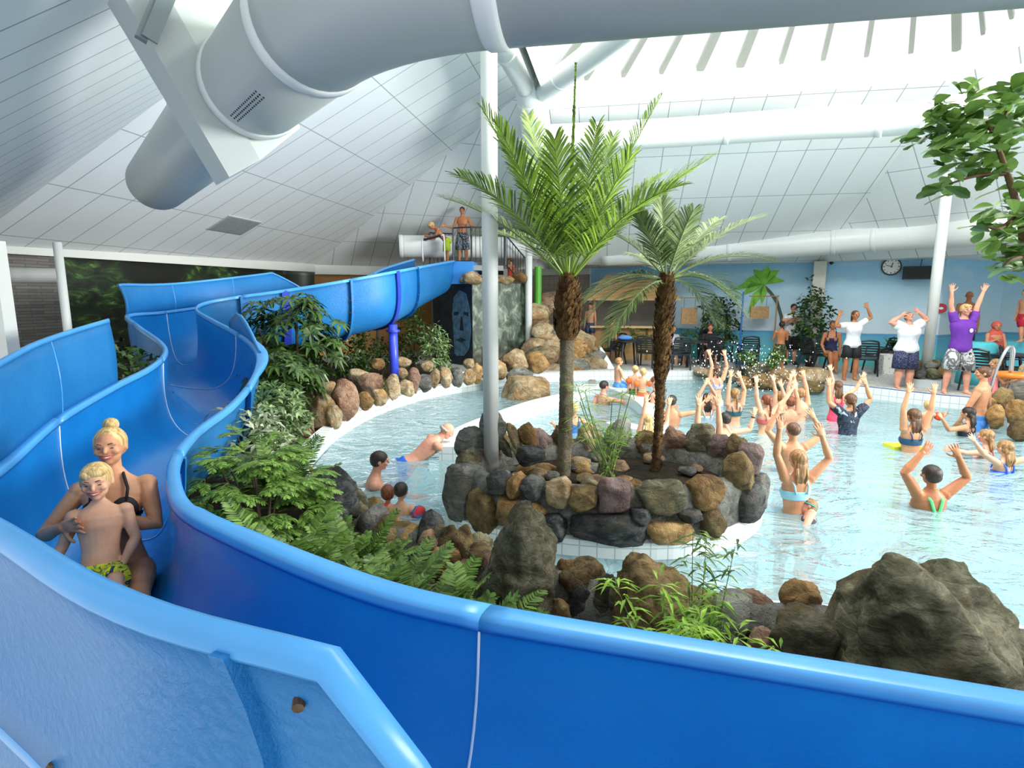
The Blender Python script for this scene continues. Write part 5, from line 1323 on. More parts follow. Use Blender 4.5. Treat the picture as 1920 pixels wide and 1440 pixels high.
# ---- riders on the slide
wpel = V(-2.31, 3.04, .38)
D_ = V(.42, -.90, 0).normalized()                       # the way they travel
yw = math.degrees(math.atan2(-D_.x, D_.y))
bp_ = wpel+D_*.25+V(-.02, 0, .10)
BY = 2.72
boy = person('blond toddler boy in green and yellow trunks on the woman\'s lap, laughing', pel=bp_, yaw=yw, h=1.12, kid=1.0, hair=('fringe', 'blond'), lean=(-D_.x*.40-.02, -D_.y*.40, 1), head=(-12, 0), face=2, vox=.006, skin='fair',
    legs=(((.22, 1, .30), (.10, .8, -.62)), ((.22, 1, .30), (.10, .8, -.62))), arms=(((-.32, -.22, -.92), (-.22, -.62, -.75)), ((.42, -.22, -.88), (-.12, -.66, -.74))), wear=[('shorts', palmtrunk, .82, 1.25)])
wom = person('laughing woman in black halter bikini sliding with a toddler on her lap', pel=wpel, yaw=yw, h=1.70, fem=True, skin='mid', hair=('bun', 'blond'), lean=(-D_.x*.30, -D_.y*.30, 1), head=(-4, -4), face=2, vox=.006,
    legs=(((.18, 1, .16), (.06, 1, -.26)), ((.18, 1, .16), (.06, 1, -.26))), arms=(((-.42, -.55, -.74), (.80, -.45, .40), (.9, -.2, .2)), ((.50, -.55, -.70), (-.82, -.48, .30), (-.9, -.2, .2))), wear=[('bikini', '#15171a', 'halter'), ('bottom', '#15171a')])
# ---- tower
TF = at(868, 493, 16.9)
person('young man in black patterned swim shorts standing at the slide tower rail', pos=V(TF.x, TF.y, 2.93), yaw=175, h=1.62, skin='tan', hair=('crop', 'dark'), wear=[('shorts', floral, 1.0, 1.45)], arms=(((-.35, -.1, -.9), (-.7, -.4, .1)), ((.45, -.2, -.8), (-.2, -.9, .15))), face=1)
bq = at(838, 492, 16.5)
person('blond boy in lime trunks bending over the start bar of the slide', pos=V(bq.x, bq.y, 2.86), yaw=110, h=1.38, kid=.4, skin='tan', hair=('fringe', 'blond'), lean=(-.75, -.1, .8), wear=[('shorts', '#b6cf2f', .8, 1.35)], arms=(((-.3, -.2, -.9), (-.9, -.3, -.05)), ((-.4, .2, -.9), (-.9, .1, .1))), head=(-25, 0))
person('child in a red swimsuit climbing the tower stairs', px=(957, 487), Y=17.6, yaw=60, h=1.25, kid=.4, skin='mid', hair=('short', 'brown'), wear=[('suit', '#d8372c')], arms=(((.3, .2, -.7), (.7, .2, .2)), None))
# ---- on the deck
def deckp(u, v): p = gp(u, v, 0); return p
pp = V(8.95, 11.15, 0)
person('young man in purple t-shirt and grey shorts, both arms stretched up, on the pool edge', pos=deckp(1790, 737), yaw=165, h=1.80, hair=('fringe', 'blond'), skin='pink', arms=(((1782, 588), (1784, 548)), ((1833, 585), (1850, 546))), wear=[('tee', '#6a2fa0', 1.16), ('shorts', stripe, .95, 1.55), ('badge', '#e8e2ee')], face=1, head=(0, 12), spread=.12)
person('heavy-set woman in white t-shirt and dotted navy shorts shading her eyes with both hands', pos=deckp(1692, 727), yaw=176, h=1.62, fem=True, fat=1.42, skin='pink', hair=('short', 'light'), arms=(((1659, 603), (1684, 588)), ((1734, 606), (1712, 587))), head=(28, 0), wear=[('tee', '#eef0f2', 1.1), ('shorts', spots, 1.0, 1.25)], face=1)
person('girl in white t-shirt and black shorts with raised bent arms at the pool edge', pos=deckp(1592, 712), yaw=170, h=1.62, fem=True, skin='tan', hair=('pony', 'brown'), arms=(((1568, 612), (1575, 592)), ((1620, 607), (1612, 586))), wear=[('tee', '#e6e8ea', 1.16), ('shorts', '#1d1e22', .7, 1.3)], face=1, head=(0, 10))
person('man in white polo shirt and black shorts with folded arms by the ficus', pos=V(*at(1481, 671, 16.2)[:2], 0), yaw=172, h=1.74, fat=1.12, hair=('short', 'dark'), skin='pink', arms=({'to': at(1492, 602, 15.95), 'pole': V(-1, -.3, -.4), 'hand': V(1, 0, .1)}, {'to': at(1474, 601, 15.9), 'pole': V(1, -.3, -.4), 'hand': V(-1, 0, .1)}), wear=[('tee', '#f0f0ee', 1.17), ('shorts', '#1a1a1c', 1.0, 1.5), ('shoes', '#1d1d1f')], face=1)
person('bare-backed boy in camouflage swim shorts looking up beside the wet rocks', pos=V(*at(1460, 688, 15.0)[:2], 0), yaw=-20, h=1.30, kid=.35, skin='tan', hair=('crop', 'dark'), arms=(((-.2, .2, -.9), (.3, .8, .1)), ((.2, .2, -.9), (-.3, .8, .1))), head=(25, 0), wear=[('shorts', camo, 1.0, 1.5)])
person('woman in navy swimsuit sitting cross-legged on a dark chair behind the girl', pel=V(*at(1558, 652, 14.6)[:2], .52), yaw=150, h=1.66, fem=True, skin='tan', hair=('short', 'brown'), legs=(SIT, ((-.25, 1, .1), (-.1, .3, -1))), arms=(((-.3, -.1, -.9), (.1, -.5, -.7)), None), wear=[('suit', '#22264c')], face=1)
person('red-haired woman in black shirt sitting at the far table', px=(1332, 614), Y=16.4, yaw=165, h=1.66, fem=True, skin='pink', hair=('long', 'red'), legs=(SIT, SIT), arms=(((-.3, -.2, -.9), (.2, -.9, .1)), ((.3, -.2, -.9), (-.2, -.9, .1))), wear=[('tee', '#1b1c1f', 1.14), ('shorts', '#222326', 1.2, 1.3)], face=1)
person('person in blue shorts and grey top sitting behind the shaggy palm trunk', px=(1262, 616), Y=16.6, yaw=200, h=1.66, skin='fair', hair=('short', 'brown'), legs=(SIT, SIT), wear=[('tee', '#c3c9d2', 1.14), ('shorts', '#4f74b4', 1.0, 1.35)], face=1)
person('boy in black swim shorts walking past the wooden hut', pos=V(*at(1146, 674, 17.0)[:2], 0), yaw=-60, h=1.36, kid=.35, skin='mid', hair=('short', 'dark'), legs=(((.05, .35, -1), (.05, -.1, -1)), ((.05, -.3, -1), (.02, -.5, -1))), wear=[('shorts', '#232a33', .95, 1.45)], arms=(((-.2, -.1, -.9), (.3, .3, .4)), None))
person('slim bare-chested child standing on the rocks by the waterfall', pos=V(*at(1106, 640, 17.6)[:2], .45), yaw=150, h=1.30, kid=.3, skin='mid', hair=('short', 'brown'), wear=[('shorts', '#3b4a66', .8, 1.35)])
person('bare-chested man standing in the painted corner behind the purple shirt', pos=V(*at(1817, 560, 14.6)[:2], .34), yaw=140, h=1.74, skin='tan', hair=('bald', 'grey'), wear=[('shorts', '#3a3f55', .9, 1.3)], face=1)
person('child wrapped in a red hooded towel behind the turquoise chair cover', pos=V(*at(1858, 690, 13.2)[:2], 0), yaw=160, h=1.36, kid=.4, skin='mid', hair=(None, 'brown'), wear=[('hood', '#cf5a4e')], face=1, arms=(((-.2, -.2, -.9), (.3, -.4, .3)), ((.2, -.2, -.9), (.1, -.2, -1))))
person('child in red shorts walking along the ledge at the right picture edge', pos=V(*at(1912, 640, 13.0)[:2], .92), yaw=90, h=1.22, kid=.35, skin='mid', hair=('short', 'brown'), wear=[('shorts', '#c3263a', .8, 1.35)], legs=(((.05, .3, -1), (.05, -.1, -1)), ((.05, -.3, -1), (.02, -.5, -1))), arms=(((-.4, -.3, -.8), (-.4, -.2, -.8)), None))
person('girl in a pink top with an orange swim ring beside the steel ladder', px=(1866, 682), Y=9.9, yaw=70, h=1.12, kid=.6, skin='mid', hair=('short', 'light'), wear=[('suit', '#f0898a')], arms=(((.3, -.2, -.6), (.8, -.1, .2)), ((.4, .1, -.5), (.8, .1, .25))))
tr_ = MB(); c = at(1895, 703, 9.75); P = [c+V(.17*math.cos(a), .17*math.sin(a), .0) for a in [2*PI*i/24 for i in range(25)]]; tr_.tube(P, .055, 10, caps=False); tag(tr_.build('swim_ring', flat('orange_vinyl', '#f4812a', .35), smooth=True), 'orange inflatable swim ring held by the girl at the ladder', 'swim ring')
# ---- in the water
person('man with bare back and blue trunks standing in the water by the right rocks', px=(1843, 700), Y=9.1, yaw=35, h=1.78, skin='mid', hair=('short', 'brown'), head=(0, 30), arms=(((-.35, .1, -.9), (-.1, .3, -.8)), ((.3, .1, -.9), (.3, .3, -.6))), wear=[('shorts', '#3f7fc4', .8, 1.4)])
person('bald man leaning on the divider wall, blue shorts floating behind him', px=(838, 808), Y=7.55, yaw=-62, h=1.72, skin='pink', hair=('bald', 'grey'), lean=(.66, .22, .52), head=(-12, -10), legs=(((.12, -1, -.28), (.1, -1, -.25)), ((.12, -1, -.3), (.1, -.9, -.35))), arms=(((.5, .2, -.5), (.8, .3, .45)), ((.5, .3, -.45), (.75, .5, .5))), wear=[('shorts', '#2461c4', .95, 1.5)])
person('dark-haired man wading toward the island with one arm stretched along the water', px=(712, 864), Y=6.35, yaw=-75, h=1.76, skin='pink', hair=('short', 'dark'), legs=(FLO, FLO), lean=(.2, .1, .95), arms=(((.25, -.6, -.6), (.6, -.5, -.3)), ((.6, .5, -.55), (.9, .2, -.1))), wear=[('shorts', '#2d6fae', .95, 1.4)], face=1)
person('small child with reddish hair and red armbands in front of the wading man', px=(727, 925), Y=5.62, yaw=10, h=1.08, kid=.9, hair=('short', 'red'), arms=(((-.8, -.1, -.45), (-.3, .5, -.3)), ((.5, .2, -.6), (.2, .7, -.2))), wear=[('suit', '#c93c44'), ('armbands', '#c72f3a')])
person('small dark-haired child seen from behind with red and blue armbands', px=(752, 921), Y=5.45, yaw=-8, h=1.08, kid=.9, hair=('crop', 'dark'), arms=(((-.6, .2, -.55), (-.2, .8, -.3)), ((.8, -.05, -.45), (.4, .5, -.2))), wear=[('shorts', '#2e9a8c', .8), ('armbands', pattern('armband_vinyl', ['#c72f3a', '#c72f3a', '#3377b8', '#c72f3a'], 8))])
person('child in blue trunks sitting on the white wading pool wall', px=(1161, 678), Y=12.2, yaw=-75, h=1.12, kid=.7, hair=('short', 'light'), legs=(SIT, SIT), wear=[('shorts', '#4f8fd6', .7)], arms=(None, ((.3, -.1, -.8), (.7, -.1, -.6))))
person('tow-haired toddler with dark trunks on the wading pool wall', px=(1191, 693), Y=11.3, yaw=-15, h=.98, kid=1, hair=('crop', 'blond'), legs=(SIT, SIT), wear=[('shorts', '#2c5a52', .7), ('armbands', '#f06a2c')])
person('tow-haired toddler with orange armbands, right of the pair on the wading pool wall', px=(1206, 698), Y=11.1, yaw=-25, h=.98, kid=1, hair=('crop', 'blond'), legs=(SIT, SIT), wear=[('shorts', '#d05a3a', .7), ('armbands', '#f4762e')], arms=(None, ((.6, -.1, -.6), (.4, .3, -.4))))
person('red-haired woman in black straps sitting on the wading wall behind the slender palm', px=(1228, 716), Y=10.5, yaw=60, h=1.64, fem=True, skin='pink', hair=('short', 'red'), legs=(((.1, 1, .05), (.1, .9, -.3)), ((.1, 1, .05), (.1, .9, -.3))), wear=[('suit', '#1d1e22')])
person('dark-haired man in the wading basin leaning on its white wall', px=(1133, 724), Y=11.4, yaw=-60, h=1.74, skin='pink', hair=('crop', 'dark'), legs=(FLO, FLO), arms=(((-.3, -.2, -.5), (.4, .3, -.2)), ((.6, .1, -.1), (.5, .2, -.6))))
person('blond girl in blue strap suit behind the tall palm trunk', px=(1077, 766), Y=8.9, yaw=10, h=1.3, fem=True, kid=.3, hair=('short', 'blond'), legs=(FLO, FLO), arms=(((-.6, .2, -.5), (-.2, .7, .1)), ((.7, .2, -.45), (.3, .7, -.1))), wear=[('suit', '#3b78c9')])
person('blond girl in blue suit raising one arm behind the island rocks', px=(1214, 788), Y=8.0, yaw=5, h=1.45, fem=True, kid=.2, hair=('long', 'blond'), arms=(((1203, 785), (1208, 758)), ((1244, 800), (1250, 770))), wear=[('suit', '#2d52c4')])
person('person with wet dark hair and a wristwatch lifting a hand, behind the slender palm', px=(1260, 752), Y=9.4, yaw=-25, h=1.6, hair=('short', 'dark'), skin='mid', legs=(FLO, FLO), arms=(((1246, 785), (1252, 765)), ((1285, 778), (1292, 770))), wear=[('watch', '#1c1c1e')])
person('girl in pale bikini with both arms up at the far pool edge', px=(1344, 694), Y=11.2, yaw=-10, h=1.5, fem=True, kid=.1, hair=('pony', 'brown'), arms=(((1332, 697), (1327, 674)), ((1364, 694), (1361, 674))), wear=[('bikini', '#b9b3d6'), ('bottom', '#c9c4e0')])
person('dark wet-haired child holding both hands above the head, arms bent', px=(1325, 748), Y=9.75, yaw=0, h=1.45, fem=True, kid=.2, hair=('long', 'dark'), legs=(FLO, FLO), arms=(((1308, 748), (1316, 734)), ((1343, 750), (1334, 734))), wear=[('suit', '#c9d9e4')])
person('girl with light brown braid and raised arms in dark bikini, mid pool', px=(1378, 739), Y=9.4, yaw=0, h=1.48, fem=True, kid=.15, hair=('braid', 'light'), arms=(((1363, 742), (1367, 714)), ((1397, 742), (1388, 716))), wear=[('bikini', '#2f5a66'), ('bottom', '#2f5a66')])
person('red-braided girl with one arm up and one stretched sideways', px=(1437, 751), Y=8.85, yaw=15, h=1.5, fem=True, kid=.15, hair=('braid', 'red'), arms=(((1418, 758), (1417, 730)), ((1462, 765), (1480, 740))), wear=[('bikini', '#c8655a')])
person('man seen from behind with both arms straight up beside the island rocks', px=(1327, 811), Y=7.25, yaw=0, h=1.74, hair=('short', 'brown'), skin='fair', arms=(((1303, 810), (1306, 765)), ((1352, 808), (1349, 765))))
person('dark-haired boy with one bent arm raised right of the straight-armed man', px=(1359, 786), Y=8.3, yaw=10, h=1.5, kid=.2, hair=('short', 'dark'), legs=(FLO, FLO), arms=(((1346, 815), (1338, 800)), ((1392, 810), (1399, 786))), wear=[('watch', '#1c1c1e')])
person('girl with arms thrown up in front of the wet boulders, leftmost of the splashing three', px=(1463, 744), Y=9.7, yaw=10, h=1.45, fem=True, kid=.2, hair=('short', 'light'), arms=(((1452, 742), (1447, 712)), ((1478, 742), (1484, 715))), wear=[('suit', '#8a6fb0')])
person('wet child with crossed raised arms in the middle of the splashing three', px=(1482, 754), Y=9.4, yaw=-10, h=1.45, kid=.25, hair=('short', 'red'), arms=(((1470, 748), (1462, 722)), ((1497, 748), (1490, 718))))
person('tall wet child with raised arms in purple trunks, rightmost of the splashing three', px=(1500, 738), Y=9.8, yaw=0, h=1.55, kid=.15, hair=('short', 'light'), arms=(((1490, 735), (1486, 706)), ((1514, 736), (1508, 706))), wear=[('shorts', '#4a3564', .8)])
person('short-haired boy with bent raised arms behind the girl in light blue bikini', px=(1487, 808), Y=6.85, yaw=0, h=1.62, skin='mid', hair=('crop', 'brown'), arms=(((1441, 820), (1463, 782)), ((1543, 822), (1520, 782))), wear=[('shorts', '#7cc4dc', .8)])
person('girl with long wet hair and light blue bikini raising both arms, centre of the pool', px=(1496, 862), Y=5.5, yaw=3, h=1.62, fem=True, skin='mid', hair=('long', 'light'), arms=(((1448, 852), (1452, 818)), ((1559, 866), (1548, 832))), wear=[('bikini', '#9fd8ea'), ('bottom', '#2b3340')])
person('swimming child with turquoise goggle strap, face turned up, near the island', px=(1514, 950), Y=5.45, yaw=75, h=1.2, kid=.5, skin='pink', hair=('short', 'light'), lean=(.25, .75, .35), head=(20, 0), legs=(FLO, FLO), arms=(((-.5, -.5, -.4), (-.3, -.6, -.3)), ((.4, -.6, -.4), (.2, -.6, -.3))), wear=[('goggles', '#2fb9a8'), ('suit', '#2d3140')], face=1)
person('woman with short black hair and bright green straps lifting both arms', px=(1746, 891), Y=5.62, yaw=0, h=1.68, fem=True, fat=1.15, skin='tan', hair=('short', 'dark'), legs=(SQ, SQ), arms=(((1684, 884), (1712, 853)), ((1820, 900), (1808, 870))), wear=[('strapback', '#5fe08a')])
person('woman in dark bikini with both arms straight up, wet brown hair', px=(1713, 780), Y=7.75, yaw=0, h=1.64, fem=True, skin='mid', hair=('long', 'brown'), arms=(((1690, 776), (1699, 742)), ((1744, 786), (1751, 742))), wear=[('bikini', '#2a4f6a'), ('bottom', '#2a4f6a')])
kb = gp(1706, 842, WZ+.02); mb = MB(); mb.box(kb+V(0, .15, 0), (.42, .26, .05)); tag(mb.build('kickboard', flat('foam_yellow', '#e4e03a', .6)), 'yellow foam float at the waist of the woman with straight arms', 'float')
person('girl in a pink swimsuit with long wet hair, one hand at her head', px=(1571, 724), Y=9.8, yaw=-10, h=1.4, fem=True, kid=.2, hair=('long', 'brown'), skin='fair', arms=(((1556, 738), (1552, 716)), ((1592, 742), (1600, 728))), wear=[('suit', '#e0405e')])
person('woman in dark marbled swim top with thin plait, arms raised in a U', px=(1594, 750), Y=8.8, yaw=3, h=1.66, fem=True, skin='mid', hair=('braid', 'brown'), arms=(((1549, 756), (1549, 734)), ((1632, 756), (1624, 732))), wear=[('tee', marble, 1.06, .0)])
person('tow-haired toddler with orange armbands by the white pool edge', px=(1740, 760), Y=9.25, yaw=-20, h=.95, kid=1, hair=('crop', 'blond'), legs=(FLO, FLO), arms=(((-.7, .1, -.5), (-.3, .6, -.2)), ((.9, -.1, -.2), (.6, .4, .2))), wear=[('armbands', '#f2552e')])
person('girl with long dark wet hair holding one arm out in the water', px=(1815, 775), Y=8.7, yaw=30, h=1.45, fem=True, kid=.2, skin='mid', hair=('long', 'dark'), legs=(FLO, FLO), arms=(((1782, 806), (1769, 784)), None), wear=[('bikini', '#2c3440')])
person('girl with long brown hair facing away beside the blue swimsuit', px=(1848, 818), Y=7.5, yaw=40, h=1.4, fem=True, kid=.25, skin='pink', hair=('long', 'light'), arms=(((1826, 850), (1806, 846)), None), wear=[('suit', '#c98b7c')])
person('girl in bright blue swimsuit with bare back, hand on her friend', px=(1884, 840), Y=6.85, yaw=12, h=1.38, fem=True, kid=.3, skin='fair', hair=('long', 'light'), arms=(((1846, 858), (1830, 836)), ((1912, 866), (1908, 890))), wear=[('suit', '#2e6ee0')])
# ------------------------------------------------------------------ slide tower
rail_m = flat('rail_dark', '#33383c', .4, .3)
tA = at(813, 600, 17.0); tB = at(886, 600, 15.7); tC = at(987, 600, 16.6); tD = V(tC.x-.8, 18.6, 0); tE = V(tA.x-.3, 18.6, 0)
tw = thing('slide_tower', 'tower block with dark jungle murals at the top of the blue slide', 'tower', (tB.x, 17, 0))
def xy(p): return (p.x, p.y)
mb = MB(); mb.prism([xy(tA), xy(tB), xy(tC), xy(tD), xy(tE)], 0, 2.34); 
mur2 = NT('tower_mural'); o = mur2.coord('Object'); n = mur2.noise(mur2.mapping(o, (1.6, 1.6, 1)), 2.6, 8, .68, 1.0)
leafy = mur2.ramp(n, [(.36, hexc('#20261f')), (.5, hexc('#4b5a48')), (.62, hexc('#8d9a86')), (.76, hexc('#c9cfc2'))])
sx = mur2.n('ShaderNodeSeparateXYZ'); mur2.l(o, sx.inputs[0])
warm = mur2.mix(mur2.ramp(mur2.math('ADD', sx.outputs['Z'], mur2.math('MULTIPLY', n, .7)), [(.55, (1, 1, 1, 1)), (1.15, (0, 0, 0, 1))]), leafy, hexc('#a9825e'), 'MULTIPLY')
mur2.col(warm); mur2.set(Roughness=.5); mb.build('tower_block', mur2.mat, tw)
# the painted stone face on the left side: a dark panel with a blue-grey head in relief
dk = NT('dark_blue_mural'); o = dk.coord('Object'); n = dk.noise(o, 3.2, 8, .7, .6)
dk.col(dk.ramp(n, [(.4, hexc('#10161b')), (.58, hexc('#1c2a35')), (.8, hexc('#2e4a3a'))])); dk.set(Roughness=.45)
e1 = (tB-tA); e1.z = 0; L1 = e1.length; e1.normalize(); nn = V(e1.y, -e1.x, 0)
if nn.y > 0: nn = -nn
def onA(k, z, d=.012): p = tA+e1*(L1*k)+nn*d; p.z = z; return p
mb = MB(); mb.add([onA(0, .01), onA(1, .01), onA(1, 2.33), onA(0, 2.33), onA(0, .01, .002), onA(1, .01, .002), onA(1, 2.33, .002), onA(0, 2.33, .002)], [(0, 1, 2, 3), (7, 6, 5, 4), (0, 4, 5, 1), (2, 6, 7, 3), (0, 3, 7, 4), (1, 5, 6, 2)]); mpn = mb.build('mural_panel', dk.mat, tw)
sf = flat('mural_face_blue', '#4b6f86', .5, vary=.5, scale=7); sfd = flat('mural_face_shade', '#1b2b38', .5)
mb = MB(); P = [(.50, .35), (.62, .25), (.80, .28), (.92, .5), (.97, 1.0), (.95, 1.6), (.86, 2.05), (.70, 2.15), (.56, 1.95), (.50, 1.4), (.48, .8)]
Q = [onA(k, z, .02) for k, z in P]+[onA(k, z, .013) for k, z in P]; m_ = len(P)
mb.add(Q, [tuple(range(m_)), tuple(range(2*m_-1, m_-1, -1))]+[(i, m_+i, m_+(i+1) % m_, (i+1) % m_) for i in range(m_)]); fa = mb.build('mural_face', sf, mpn)
for P in ([(.56, 1.42), (.68, 1.46), (.68, 1.54), (.56, 1.52)], [(.80, 1.46), (.92, 1.42), (.92, 1.52), (.80, 1.54)], [(.60, .72), (.74, .66), (.86, .74), (.74, .80)], [(.70, 1.0), (.80, 1.0), (.77, 1.4), (.73, 1.4)], [(.48, .4), (.56, .3), (.53, 1.2), (.50, 1.5)]):
    mb = MB(); Q = [onA(k, z, .026) for k, z in P]+[onA(k, z, .02) for k, z in P]; mb.add(Q, [(0, 1, 2, 3), (7, 6, 5, 4), (0, 4, 5, 1), (1, 5, 6, 2), (2, 6, 7, 3), (3, 7, 4, 0)]); mb.build('face_shade', sfd, mpn)
mb = MB(); mb.prism([(tA.x-.1, 16.6), (tB.x-.15, 15.95), (at(944, 500, 16.3).x, 16.2), (at(944, 500, 19.3).x, 19.3), (tE.x, 19.3)], 2.70, 2.84); mb.build('platform', flat('platform_grey', '#8c8f8d', .6), tw)
a = at(846, 515, 16.0); b = at(886, 515, 15.75)
mb = MB(); mb.add([V(a.x, a.y, 2.32), V(b.x, b.y, 2.32), V(b.x, b.y, 2.93), V(a.x, a.y, 2.95), V(a.x-.1, a.y+.9, 2.5), V(b.x+.1, b.y+.9, 2.5), V(b.x+.1, b.y+.9, 2.93), V(a.x-.1, a.y+.9, 2.95)], [(0, 1, 2, 3), (4, 7, 6, 5), (0, 3, 7, 4), (1, 5, 6, 2), (3, 2, 6, 7), (0, 4, 5, 1)]); mb.build('start_tub', flat('start_tub_blue', '#4f9fe6', .4), tw)
for i, (u, v, w, h, Y, kd) in enumerate([(888, 521, 36, 26, 15.6, 'tan'), (868, 524, 18, 20, 15.75, 'grey'), (950, 524, 34, 18, 16.2, 'tan'), (975, 521, 30, 20, 16.3, 'ochre'), (925, 526, 30, 14, 15.9, 'tan')]):
    px_rock('stone', tw, 650+i, u-w/2, v-h/2, u+w/2, v+h/2, Y, kd, n=3)
def railing(label, pts, h, gap=.12, name='railing', bottom=.1):
    t = thing(name, label, 'railing', tuple(pts[0])); 
    for a, b in zip(pts[:-1], pts[1:]):
        a = Vector(a); b = Vector(b); up = UP*h
        for z in (h, bottom): mb = MB(); mb.tube([a+UP*z, b+UP*z], .022 if z == h else .015, 8); mb.build('rail', rail_m, t)
        for p in (a, b): mb = MB(); mb.tube([p, p+up], .026, 8); mb.build('post', rail_m, t)
        n = max(2, int((b-a).length/gap)); mb = MB()
        for i in range(1, n): p = lerp(a, b, i/n); mb.tube([p+UP*bottom, p+up], .009, 6)
        mb.build('baluster', rail_m, t)
    return t
pz = 2.86
def tp(u, Y, z=pz): p = at(u, 480, Y); p.z = z; return p
railing('dark balustrade on the tower front, below the young man', [tp(850, 16.15), tp(884, 15.95), tp(948, 16.2)], 1.02)
railing('dark balustrade at the left rear of the tower platform', [tp(806, 17.6), tp(850, 17.9)], 1.05)
railing('sloping dark stair rail at the right of the tower', [tp(946, 16.9, 2.86), tp(986, 17.3, 2.15)], .95)
sb = thing('start_bar', 'dark padded start bar on white legs over the slide entrance', 'handrail', tuple(tp(800, 16.1)))
mb = MB(); P = [tp(793, 16.2, 2.95), tp(792, 16.2, 3.5), tp(797, 16.2, 3.56), tp(828, 16.0, 3.66), tp(833, 16.0, 3.6), tp(834, 16.0, 2.95)]; mb.tube(catmull(P, 4), .022, 8); mb.build('frame', flat('rail_pale', '#cfd3d3', .35), sb, smooth=True)
mb = MB(); mb.tube([tp(796, 16.2, 3.56), tp(828, 16.0, 3.66)], .035, 10); mb.build('grip', rail_m, sb)
mb = MB(); g0 = at(1009, 500, 16.9); mb.tube([V(g0.x, g0.y, 0), V(g0.x, g0.y, 2.85)], .11, 16); tag(mb.build('green_pole', flat('green_tube', '#5aa838', .4)), 'stout bright green pole just right of the thin white post by the tower', 'pole')
mb = MB(); q = at(705, 577, 15.5); mb.box(q, (.58, .04, .3)); tag(mb.build('wall_sign', flat('board_white', '#dcdad3', .5)), 'blank white board under the slide by the brown wall', 'board')
bp2 = MB(); bp2.tube([V(q.x, q.y+.05, 0), V(q.x, q.y+.05, q.z+.1)], .03, 8); bp2.build('board_post', rail_m, bpy.data.objects['wall_sign'])
jt = thing('painted_tree_column', 'dark mossy column rising behind the blue slide guard end', 'column', tuple(at(560, 520, 13.5)[:2])+(0,))
c0 = at(560, 520, 13.5); mb = MB(); mb.tube(catmull([V(c0.x, c0.y, 0), V(c0.x, c0.y, 1.6), V(c0.x+.02, c0.y, 2.55)], 6), [.34]*12+[.36], 20); mb.build('shaft', jun.mat, jt, smooth=True)
# ------------------------------------------------------------------ deck furniture
plast = flat('black_plastic', '#1f2226', .35)
def chair_proto():
    t = thing('plastic_chair', 'black slatted plastic garden chair', 'chair', (0, 0, 0)); w = .50
    mb = MB(); mb.loft([[V(x, y, z+.03*(abs(x)/.22)**2) for x in (-.23, -.12, 0, .12, .23)]+[V(x, y, z-.025) for x in (.23, .12, 0, -.12, -.23)] for y, z in ((-.24, .40), (-.2, .43), (0, .42), (.22, .41))], True, True); mb.build('seat', plast, t)
    mb = MB()
    for s in (-1, 1): mb.tube([V(s*.23, .2, .40), V(s*.23, .27, .62), V(s*.19, .33, .86)], .02, 6)
    mb.tube(catmull([V(-.19, .33, .86), V(0, .345, .89), V(.19, .33, .86)], 4), .026, 6)
    for i in range(6): z = .50+i*.062; y = .235+.018*i; mb.box((0, y, z), (.42-.006*i, .018, .036), M=Matrix.Rotation(-.22, 3, 'X'))
    mb.build('backrest', plast, t)
    for s in (-1, 1):
        mb = MB(); mb.tube([V(s*.25, .24, .62), V(s*.27, 0, .645), V(s*.27, -.2, .62), V(s*.25, -.24, .42)], .022, 6, flat=.7); mb.build('armrest', plast, t)
        mb = MB(); mb.tube([V(s*.24, -.22, .41), V(s*.27, -.27, .0)], [.030, .02], 6); mb.build('leg', plast, t)
        mb = MB(); mb.tube([V(s*.22, .20, .41), V(s*.24, .30, .0)], [.030, .02], 6); mb.build('leg', plast, t)
    return t
def table_proto():
    t = thing('plastic_table', 'round dark plastic table', 'table', (0, 0, 0)); mb = MB()
    mb.tube([V(0, 0, .69), V(0, 0, .72)], .48, 28); mb.build('tabletop', plast, t)
    for i in range(4):
        a = PI/4+i*PI/2; mb = MB(); mb.tube([V(.26*math.cos(a), .26*math.sin(a), .69), V(.36*math.cos(a), .36*math.sin(a), 0)], [.035, .022], 6); mb.build('leg', plast, t)
    return t
ch0 = chair_proto(); tb0 = table_proto(); used = {'c': 0, 't': 0}
def put(kind, u, Y, rz, label, z=0):
    p = at(u, 650, Y); src = ch0 if kind == 'c' else tb0
    if not used[kind]: src.location = (p.x, p.y, z); src.rotation_euler = (0, 0, rz); src['label'] = label; o = src
    else: o = copy_tree(src, (p.x, p.y, z), rz, label=label)
    used[kind] = 1; o['group'] = 'black plastic chairs on the deck' if kind == 'c' else 'dark tables on the deck'
put('t', 1178, 16.0, 0, 'dark round table with blue towel, left of the shaggy palm trunk')
put('c', 1214, 15.6, 2.6, 'black plastic chair between the towel table and the shaggy palm trunk')
put('c', 1150, 16.3, -1.2, 'black plastic chair behind the towel table, beside the boy')
put('t', 1300, 15.7, 0, 'dark round table in front of the red-haired woman')
put('c', 1276, 15.2, 3.0, 'black plastic chair with its back to the pool, right of the shaggy palm trunk')
put('c', 1262, 16.7, .2, 'black plastic chair under the person in blue shorts')
put('c', 1333, 16.55, .3, 'black plastic chair under the red-haired woman')
put('c', 1350, 15.3, 2.4, 'black plastic chair with its back to the pool, right of the dark table')
put('c', 1404, 15.5, 2.9, 'black plastic chair standing alone in front of the blue parasol pole')
put('c', 1528, 15.0, 1.9, 'black plastic chair beside the tall ficus')
put('c', 1557, 14.7, .5, 'black plastic chair under the woman in navy swimsuit')
put('c', 1626, 14.0, 2.7, 'black plastic chair just right of the girl in white t-shirt')
put('c', 1652, 14.6, -1.6, 'black plastic chair between spiky plant and white tub')
put('c', 1842, 11.6, 2.2, 'black plastic chair beside the turquoise chair cover')
put('t', 1885, 12.2, 0, 'dark round table at the right picture edge')
